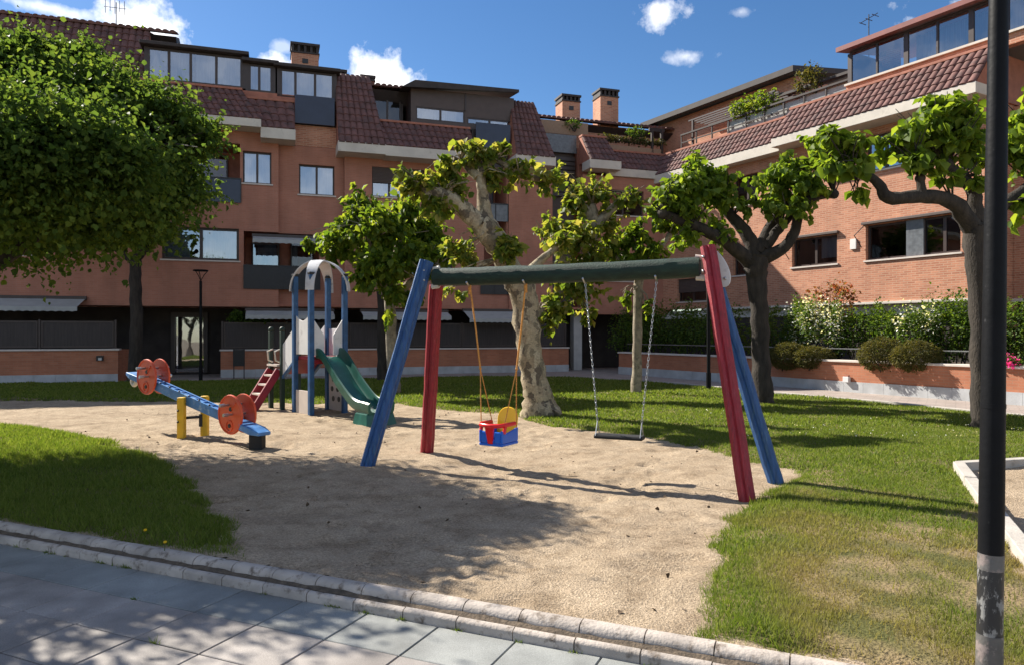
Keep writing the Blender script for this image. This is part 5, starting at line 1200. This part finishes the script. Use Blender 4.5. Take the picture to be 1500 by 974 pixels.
rd.build('safety_bar', M['toyred'], ts, smooth=50)
Mts = Matrix.LocRotScale(ts.location, ts.rotation_euler, None)
for s, bs in ((-1, .157), (1, .3785)):
    top = beam_pt(bs, -.10); fr = Mts @ Vector((s * .165, -.12, .26)); re = Mts @ Vector((s * .165, .14, .19)); kn = top.lerp((fr + re) / 2, .60)
    r_ = MB(); m1 = top.lerp(kn, .5) + Vector((.006, 0, 0))
    r_.tube([top, m1, kn], .011, 7).tube([kn, fr], .007, 6).tube([kn, re], .007, 6).blob(kn, .018, 7, 5).tube([top + Vector((0, 0, .0)), top - Vector((0, 0, .12))], .02, 8)
    r_.build('rope', M['rope'], ts, world=True, smooth=60)
    MB().tube([top + fd * .09 + Vector((0, 0, .02)), top + Vector((0, 0, -.03)), top - fd * .09 + Vector((0, 0, .02))], .012, 6).build('hook', M['steel'], ts, world=True, smooth=60)
# flat swing
P0, P1 = beam_pt(.642), beam_pt(.795); cz = .45
fs_ = empty('flat_swing', ((P0.x + P1.x) / 2, (P0.y + P1.y) / 2, cz), math.atan2(bd.y, bd.x) , 'flat black rubber swing seat on two steel chains', 'swing')
hl = (P1 - P0).length / 2
sb = MB().prism_x([(-.09, -.012), (-.075, .018), (.075, .018), (.09, -.012), (.075, -.03), (-.075, -.03)], -hl - .02, hl + .02)
sb.build('seat', M['rubber'], fs_, bevel=.01)
Mfs = Matrix.LocRotScale(fs_.location, fs_.rotation_euler, None)
for s, bs in ((-1, .598), (1, .845)):
    top = beam_pt(bs, -.10); end = Mfs @ Vector((s * hl, 0, .16)); ch = MB(); d_ = (end - top); n = int(d_.length / .034); d_.normalize()
    xx = d_.cross(fd).normalized(); yy = d_.cross(xx)
    for i in range(n):
        c = top + (end - top) * ((i + .5) / n); side = xx if i % 2 else yy
        ch.tube([c + d_ * (math.cos(a) * .022) + side * (math.sin(a) * .010) for a in [2 * math.pi * k / 8 for k in range(8)]], .0036, 5, closed=True)
    for q in (-.08, .08): ch.tube([end, Mfs @ Vector((s * hl, q, .0))], .006, 6)
    ch.build('chain', M['steel'], fs_, world=True, smooth=60)
    MB().tube([top + fd * .09 + Vector((0, 0, .02)), top + Vector((0, 0, -.03)), top - fd * .09 + Vector((0, 0, .02))], .012, 6).build('hook', M['steel'], fs_, world=True, smooth=60)

# ------------------------------------------------------------------ slide tower
CT = Vector((-3.87, 14.57, 0)); yaw = math.atan2(.47, .54)       # local x: along the slide side
tw = empty('slide_tower', CT, yaw, 'blue posted slide tower with white arched roof and green slide', 'play tower')
S = .36; PZ = 1.13
corners = {'a': (-S, S), 'b': (-S, -S), 'c': (S, S), 'd': (S, -S)}
for k, (x, y) in corners.items():
    po = MB().box(x - .05, x + .05, y - .05, y + .05, -.1, 2.72).build('post', M['blue2'], tw, bevel=.012)
    MB().box(x - .056, x + .056, y - .056, y + .056, 2.722, 2.77).build('post_cap', M['darkmetal'], po, bevel=.01)
for x, y in corners.values():      # four curved ribs meeting at the crown
    rb_ = MB(); n = 10; vs = []
    tx = Vector((-y, x, 0)).normalized()
    for i in range(n + 1):
        a = (math.pi / 2) * i / n; r_ = math.cos(a); zz = 2.42 + .62 * math.sin(a); w_ = .085 + .05 * math.sin(a) ** 2
        if i == n: w_ = .06
        c = Vector((x * 1.16 * r_, y * 1.16 * r_, zz)); nrm = Vector((x, y, 0)).normalized() * r_ + Vector((0, 0, 1)) * math.sin(a)
        vs += [c - tx * w_ - nrm * .012, c + tx * w_ - nrm * .012, c + tx * w_ + nrm * .012, c - tx * w_ + nrm * .012]
    rb_.add(vs, [(4 * i + j, 4 * i + (j + 1) % 4, 4 * i + 4 + (j + 1) % 4, 4 * i + 4 + j) for i in range(n) for j in range(4)] + [(3, 2, 1, 0), (4 * n, 4 * n + 1, 4 * n + 2, 4 * n + 3)])
    rb_.build('roof_arch', M['archwhite'], tw, smooth=30)
MB().box(-S + .05, S - .05, -S + .05, S - .05, PZ - .06, PZ).box(-S + .02, S - .02, -S - .02, -S + .02, PZ - .14, PZ - .061).build('platform', M['ladderred'], tw, bevel=.006)
# local directions: -y faces the viewer and right (slide), -x faces the viewer's left, +x back right
def panel(pts, th_dir, m, name='side_panel', th=.022):
    P = [Vector(p) for p in pts]; t = Vector(th_dir).normalized() * th / 2; n = len(P)
    return MB().add([p - t for p in P] + [p + t for p in P], [(k, n + k, n + (k + 1) % n, (k + 1) % n) for k in range(n)] + [tuple(range(n)), tuple(range(n, 2 * n))[::-1]]).build(name, m, tw, bevel=.004)
c_top = [(-S, S - .07 - t * (2 * S - .14), PZ + .80 - .10 * math.sin(math.pi * t)) for t in [k / 10 for k in range(11)]]
panel([(-S, S - .07, PZ + .04)] + c_top + [(-S, -S + .07, PZ + .04)], (1, 0, 0), M['panelwhite'])
panel([(-S, S - .06, 0), (-S, S - .06, .46), (-S, -S + .06, .46), (-S, -S + .06, 0)], (1, 0, 0), M['panelbeige'])
for s in (-1, 1):     # tapered guards beside the slide mouth
    panel([(s * (S - .055), -S, PZ + .02), (s * (S - .055), -S, PZ + .72), (s * (S - .26), -S - .02, PZ + .42), (s * (S - .26), -S - .02, PZ + .02)], (0, 1, 0), M['panelwhite'])
panel([(S, S - .06, PZ), (S, S - .06, PZ + .55), (S, -S + .06, PZ + .55), (S, -S + .06, PZ)], (1, 0, 0), M['panelwhite'])
cp = panel([(S, S - .06, .02), (S, S - .06, 1.0), (S, -S + .06, 1.0), (S, -S + .06, .02)], (1, 0, 0), M['panelbeige'], 'climbing_panel')
hl_ = MB()
for i, z in enumerate((.25, .45, .65, .85)):
    for j, y in enumerate((-.14, .10)): hl_.disc((S - .014, y + (.05 if i % 2 else 0), z), (1, 0, 0), .055, .008, 16)
hl_.build('hole_disc', M['darkmetal'], cp)  # solid discs, coloured dark for the shade in the panel's holes
# slide: trough swept along its profile
path = [(-S + .02, PZ + .0), (-S - .16, PZ - .02), (-S - .38, PZ - .16), (-S - .75, PZ - .46), (-S - 1.05, PZ - .66), (-S - 1.35, PZ - .83), (-S - 1.60, PZ - .90), (-S - 1.85, PZ - .915), (-S - 2.02, PZ - .93)]
sec = [(-.27, .15), (-.245, .17), (-.225, .15), (-.215, .05), (-.18, .008), (-.09, 0), (0, .012), (.09, 0), (.18, .008), (.215, .05), (.225, .15), (.245, .17), (.27, .15), (.262, .02), (.24, -.03), (0, -.03), (-.24, -.03), (-.262, .02)]
sm = []
for i in range(len(path) - 1):
    for k in range(4):
        t = k / 4; p0, p1, p2, p3 = [Vector((*path[min(max(j, 0), len(path) - 1)], 0)) for j in (i - 1, i, i + 1, i + 2)]
        sm.append(.5 * ((2 * p1) + (p2 - p0) * t + (2 * p0 - 5 * p1 + 4 * p2 - p3) * t * t + (3 * p1 - p0 - 3 * p2 + p3) * t ** 3))
sm.append(Vector((*path[-1], 0))); vs = []
for i, p in enumerate(sm):
    t = (sm[min(i + 1, len(sm) - 1)] - sm[max(i - 1, 0)]).normalized(); up_ = Vector((0, -t.y, -t.x)) if False else None
    ny_, nz_ = (t.y, -t.x) ; 
    if nz_ < 0: ny_, nz_ = -ny_, -nz_
    for (x, h) in sec: vs.append((x, p.x + ny_ * h, p.y + nz_ * h))
k = len(sec)
sl = MB().add(vs, [(i * k + j, i * k + (j + 1) % k, (i + 1) * k + (j + 1) % k, (i + 1) * k + j) for i in range(len(sm) - 1) for j in range(k)] + [tuple(range(k)), tuple(range((len(sm) - 1) * k, len(sm) * k))[::-1]]).build('slide', M['slidegreen'], tw, smooth=45)
ft = MB(); yE = path[-1][0]; zE = path[-1][1]
ft.add([(-.27, yE + .45, zE - .02), (.27, yE + .45, zE - .02), (.27, yE + .03, zE - .02), (-.27, yE + .03, zE - .02), (-.31, yE + .50, -.05), (.31, yE + .50, -.05), (.31, yE - .05, -.05), (-.31, yE - .05, -.05)],
       [(0, 1, 2, 3), (7, 6, 5, 4), (0, 4, 5, 1), (1, 5, 6, 2), (2, 6, 7, 3), (3, 7, 4, 0)]).build('slide_foot', M['slidegreen'], sl, bevel=.02)
# lower deck on the left, ramp panels, dark green posts, ladder
lo = MB(); DX, DY, LZ = -.15, S + .95, .80
lo.box(-S - .02, S - .1, S + .62, S + 1.2, LZ - .06, LZ).build('lower_platform', M['ladderred'], tw, bevel=.006)
for (x, y) in ((-S, S + .62), (S - .1, S + .62), (-S, S + 1.2), (S - .1, S + 1.2)):
    po = MB().box(x - .045, x + .045, y - .045, y + .045, -.1, 1.62).build('post', M['postgreen'], tw, bevel=.012)
    MB().blob((x, y, 1.66), .06, 10, 6).build('post_cap', M['postgreen'], po, smooth=60)
for x in (-S - .0, S - .1):
    panel([(x, S - .05, PZ - .02), (x, S - .05, PZ + .62), (x, S + .58, LZ + .55), (x, S + .58, LZ - .08)], (1, 0, 0), M['panelwhite'])
    MB().bar((x, S - .05, PZ - .07), (x, S + .58, LZ - .13), .06, .05).build('ramp_rail', M['blue2'], tw)
MB().bar((-.05, S - .02, PZ - .06), (-.05, S + .6, LZ - .05), .6, .03).build('ramp', M['ladderred'], tw)
for y in (S + .72, S + 1.1): MB().tube([(-S, y, 1.25), (-S - .12, y, 1.2), (-S - .10, y, 1.02), (-S, y, .98)], .018, 7).build('handle', M['cream'], tw, smooth=60)
la = MB(); bx, tx_ = -S - .62, -S - .04
for y in (S + .70, S + 1.14): la.bar((bx, y, -.06), (tx_, y, LZ + .02), .05, .15)
lad = la.build('ladder', M['ladderred'], tw, bevel=.008)
lr = MB()
for q in (.2, .42, .64, .86): lr.box(bx + (tx_ - bx) * q - .07, bx + (tx_ - bx) * q + .05, S + .725, S + 1.115, (LZ + .06) * q - .05, (LZ + .06) * q - .015)
lr.box(tx_ - .06, tx_ + .10, S + .66, S + 1.18, LZ + .1, LZ + .14)
lr.build('rung', M['panelbeige'], lad)

# ------------------------------------------------------------------ seesaw
LOW = Vector((-3.43, 10.05, .20)); HIGH = Vector((-6.36, 12.1, .93)); mid = LOW.lerp(HIGH, .5)
mid_ = Vector((-4.9, 11.1, 0))
ss = empty('seesaw', mid_, 0, 'blue seesaw tilted down to the right with orange discs and yellow posts', 'seesaw')
sd = (LOW - HIGH).normalized(); sn = Vector((sd.y, -sd.x, 0)).normalized(); su = sn.cross(sd).normalized(); su = su if su.z > 0 else -su
Ls = (LOW - HIGH).length
def sp(t, n=0., h=0.): return HIGH + sd * (t * Ls) + sn * n + su * h
bm = MB(); stn = [(-.0, .10, .03), (.05, .13, .06), (.12, .12, .06), (.16, .075, .07), (.5, .075, .085), (.84, .075, .07), (.88, .12, .06), (.95, .13, .06), (1.0, .10, .03)]
vs = []
for t, w, h in stn: vs += [sp(t, -w, -h), sp(t, w, -h), sp(t, w, h * .6), sp(t, -w, h * .6)]
bm.add(vs, [(4 * i + j, 4 * i + (j + 1) % 4, 4 * i + 4 + (j + 1) % 4, 4 * i + 4 + j) for i in range(len(stn) - 1) for j in range(4)] + [(0, 1, 2, 3)[::-1], tuple(4 * len(stn) - 4 + j for j in range(4))])
bm.build('beam', M['seesawblue'], ss, world=True, bevel=.012)
rl = MB()
for s in (-1, 1): rl.bar(sp(.17, s * .06, .055), sp(.83, s * .06, .055), .03, .03)
for k in range(12): t = .2 + .6 * k / 11; rl.bar(sp(t, -.045, .05), sp(t, .045, .05), .05, .02)
rl.build('rail', M['seesawblue'], ss, world=True)
for k in range(9):
    t = .2 + .6 * k / 8
    for q in ((-.082, .0), (.06, .075)): MB().blob(sp(t, *q), .016, 7, 5).build('bolt', M['darkmetal'], ss, world=True, smooth=60)
for (px, t) in ((g(266, 641), 0), (g(300, 637.5), 1)):
    po = MB().box(px[0] - .055, px[0] + .055, px[1] - .055, px[1] + .055, -.1, .62).build('post', M['yellow'], ss, world=True, bevel=.02)
    for z in (.42, .25): MB().blob((px[0] - .03, px[1] - .06, z), .018, 8, 5).build('bolt', M['darkmetal'], po, world=True, smooth=60)
pa, pb = g(266, 641), g(300, 637.5)
MB().tube([(*pa, .52), (*pb, .52)], .03, 8).build('axle', M['darkmetal'], ss, world=True, smooth=60)
MB().tube([(*pa, .30), (*pb, .30)], .022, 8).build('cross_bar', M['darkmetal'], ss, world=True, smooth=60)
MB().tube([(pb[0] - .04, pb[1] - .05, .34), (pb[0] - .04, pb[1] - .05, .15)], .03, 8).build('damper', M['darkmetal'], ss, world=True, smooth=60)
for (t, ths) in ((.185, 1), (.815, 0)):
    c = sp(t, 0, .10)
    for s in (-1, 1):
        d_ = MB(); cc = c + sn * s * .105; d_.disc(cc, sn, .285, .024, 40)
        do = d_.build('disc', M['orange'], ss, world=True, bevel=.008)
        rg_ = MB(); ring = lambda r, q=0: [cc + sn * s * .013 + sd * math.cos(2 * math.pi * k / 28) * r + su * math.sin(2 * math.pi * k / 28) * r for k in range(28)]
        rg_.tube(ring(.272), .012, 6, closed=True)
        c2 = cc + sn * s * .014 - su * .16 + sd * .02
        rg_.tube([c2 + sd * math.cos(2 * math.pi * k / 18) * .075 + su * math.sin(2 * math.pi * k / 18) * .075 for k in range(18)], .011, 6, closed=True)
        rg_.tube([cc + sn * s * .014 + sd * .1 + su * .2, cc + sn * s * .014 - sd * .05 - su * .02], .010, 6)
        rg_.build('moulding', M['orange'], do, world=True, smooth=60)
        MB().disc(c2, sn, .028, .02, 14).disc(cc + sn * s * .014 + su * .08, sn, .03, .02, 14).build('hole', M['darkmetal'], do, world=True)
    hd = MB()
    for (a, h) in ((-.05, .13), (.06, .02)):
        hd.tube([c + sn * .26 + sd * a + su * h, c - sn * .26 + sd * a + su * h], .016, 8)
        for s in (-1, 1): hd.tube([c + sn * s * .19 + sd * a + su * h, c + sn * s * .265 + sd * a + su * h], .025, 8)
    hd.build('handle', M['steel'], ss, world=True, smooth=60)
for t in (.955, .03):
    q = sp(t, 0, -.06)
    tp_ = MB(); tp_.tube([q + sd * (.06 * math.cos(a)) + su * (-.06 + .06 * math.sin(a)) for a in [2 * math.pi * k / 14 for k in range(14)]], .035, 8, closed=True) if t < .5 else tp_.box(q.x - .09, q.x + .09, q.y - .08, q.y + .08, -.04, q.z)
    tp_.build('tyre_stop', M['rubber'] if t > .5 else M['cream'], ss, world=True, smooth=60)

# ------------------------------------------------------------------ lamps, bin, small fixtures
def street_lamp(pos, h, r, label, lean=(0, 0), worn=False):
    e = empty('street_lamp', (pos[0], pos[1], 0), 0, label, 'lamp', None)
    top = Vector((lean[0], lean[1], h)); P = lambda z: Vector((lean[0] * z / h, lean[1] * z / h, z))
    if worn:
        MB().tube([P(-.1), P(.20)], r * 1.03, 28).build('pole_foot', M['lamp_bare'], e, smooth=40)
        MB().tube([P(.20), P(.50)], r, 28).build('pole_base', M['lamp_worn'], e, smooth=40)
        MB().tube([P(.50), P(.575)], r * 1.005, 28).build('pole_band', M['lamp_bare'], e, smooth=40)
        MB().tube([P(.575), P(1.25)], [r, r * .95], 28).tube([P(1.25), P(1.27)], r * .98, 28).tube([P(1.27), P(h)], [r * .94, r * .64], 28).build('pole', M['lamp'], e, smooth=40)
    else:
        MB().tube([P(-.12), P(.5)], r * 1.35, 14).tube([P(.5), P(h)], r, 14).build('pole', M['lamp'], e, smooth=40)
    hd = MB(); w = .23
    for k in range(3):
        a = 2 * math.pi * k / 3 + .1; hd.tube([top, top + Vector((math.cos(a) * w * .5, math.sin(a) * w * .5, .20)), top + Vector((math.cos(a) * w, math.sin(a) * w, .33))], .013, 7)
    hd.tube([top + Vector((math.cos(2 * math.pi * k / 24) * w, math.sin(2 * math.pi * k / 24) * w, .34)) for k in range(24)], .018, 6, closed=True)
    hd.disc(top + Vector((0, 0, .355)), (0, 0, 1), w, .02, 24)
    hd.build('lamp_head', M['lamp'], e, smooth=40)
street_lamp(g(294, 557), 3.32, .045, 'thin far lamp post with triangular head in front of the entrance')
street_lamp(g(1038, 572), 3.3, .05, 'thin dark lamp post on the far walkway behind the red swing leg')
street_lamp((2.222, 3.37), 4.2, .0535, 'thick black lamp post with peeling paint at the right edge', (.06, 0), True)
b0 = Vector((*g(350, 551), 0)); e = empty('litter_bin', b0, FF.a, 'dark litter bin on two legs by the garden wall', 'bin')
MB().prism_x([(-.13, .38), (.13, .38), (.16, .98), (-.16, .98)], -.2, .2).build('bin_body', M['darkmetal'], e, bevel=.01)
for x in (-.19, .16): MB().box(x, x + .035, -.03, .03, -.10, 1.0).build('leg', M['darkmetal'], e)
b0 = Vector((*g(993, 549), 0)); e = empty('bollard_light', b0, 0, 'short dark bollard light by the shaded planter wall', 'bollard')
MB().tube([(0, 0, -.12), (0, 0, .30)], .07, 14).build('body', M['darkmetal'], e, smooth=40); MB().tube([(0, 0, .301), (0, 0, .36)], [.085, .06], 14).build('cap', M['cream'], e, smooth=40)
w_ = FF.w(FF.x(147, -2.0), -2.0, .78); e = empty('wall_light', w_, FF.a, 'small dark bracket light on the left garden wall', 'wall light')
MB().box(-.1, .1, -.12, -.001, 0, .05).box(-.1, -.06, -.12, -.001, -.12, -.001).box(.06, .1, -.12, -.001, -.12, -.001).build('body', M['darkmetal'], e); MB().box(-.055, .055, -.09, -.001, -.10, -.01).build('lens', M['panelwhite'], e)
w_ = RF.w(RF.x(1243, -4.07), -4.07, .20); e = empty('wall_light', w_, RF.a, 'small pale box light on the sunlit planter plinth', 'wall light')
MB().box(-.09, .09, -.14, -.032, 0, .16).build('body', M['panelwhite'], e, bevel=.01); MB().box(-.06, .06, -.12, -.032, .161, .20).build('cap', M['cap'], e)
# weeds along the foot of the kerb and in the paving joints
rg = np.random.default_rng(8); Vs = []
for k in range(46):
    kx_ = rg.uniform(-5.2, 3.0); ky_ = -.006 if k % 4 else -TD * rg.integers(1, 4); m_ = int(rg.integers(8, 34)); c = KF.w(kx_, ky_, -.1); sp_ = rg.uniform(.008, .03); h_ = rg.uniform(.012, .04)
    X = c.x + rg.normal(0, sp_, m_); Y = c.y + rg.normal(0, .006, m_); an = rg.uniform(0, 6.28, m_); ht = h_ * rg.uniform(.4, 1.2, m_); la = rg.uniform(0, 6.28, m_); ln = ht * rg.uniform(.3, 1.2, m_); w_ = .0028
    Vs.append(np.stack([np.stack([X - np.cos(an) * w_, Y - np.sin(an) * w_, X * 0 - .104], -1), np.stack([X + np.cos(an) * w_, Y + np.sin(an) * w_, X * 0 - .104], -1), np.stack([X + np.cos(la) * ln, Y + np.sin(la) * ln, -.104 + ht], -1)], 1).reshape(-1, 3))
V = np.concatenate(Vs); o = np_mesh('weeds', V, np.arange(len(V)).reshape(-1, 3), M['grass']); tag(o, 'tiny weeds growing at the foot of the kerb and in paving joints', 'weeds', kind='stuff')
# dandelions and litter on the ground
for (u, v, lb) in ((212, 782, 'yellow dandelion on the shaded lawn, left one of two'), (241, 800, 'yellow dandelion on the shaded lawn, nearest the kerb')):
    x, y = g(u, v, .05); e = empty('dandelion', (x, y, .02), 0, lb, 'flower', 'dandelions on the left lawn')
    MB().tube([(0, 0, 0), (.004, 0, .06)], .003, 5).build('stem', M['leaf_hedge'], e); MB().disc((.004, 0, .064), (0, -.3, 1), .012, .008, 12).build('flower_head', M['toyyellow'], e)
rg = np.random.default_rng(5)
pos = []
while len(pos) < 150:
    x, y = rg.uniform(-8, 3), rg.uniform(4, 15)
    if sdist(LAWN_R, np.array([x]), np.array([y]))[0] < -.1 and sdist(LAWN_L, np.array([x]), np.array([y]))[0] < -.1 and kerb_side(x, y) > .3: pos.append((x, y, float(sand_z(np.array([x]), np.array([y]))[0]) + .008))
V, F_ = leaf_arrays(np.array(pos), rg.normal(0, 1, (150, 3)) * np.array([1, 1, .05]), .034, rg, 0.0)
o = np_mesh('dead_leaves', V, F_, mat('dead leaf', (.09, .06, .035), .9, .4, 5)); tag(o, 'scattered dry leaves and bits on the sand', 'dead leaves', kind='stuff')
n = 200; x = rg.uniform(3.2, 8.5, n * 3); y = rg.uniform(10.5, 14.5, n * 3)
k = (sdist(LAWN_R, x, y) > .2) & (fbm(x * .8, y * 1.4, 61) > .56); x = x[k][:n]; y = y[k][:n]
z = lawn_z(LAWN_R, 31)(x, y) + .055
V, F_ = leaf_arrays(np.stack([x, y, z], -1), rg.normal(0, 1, (len(x), 3)), .017, rg, 0.0, width=.5)
o = np_mesh('clover_flowers', V, F_, M['petal_white']); tag(o, 'tiny white clover flowers dotted on the right lawn', 'flowers', kind='stuff')
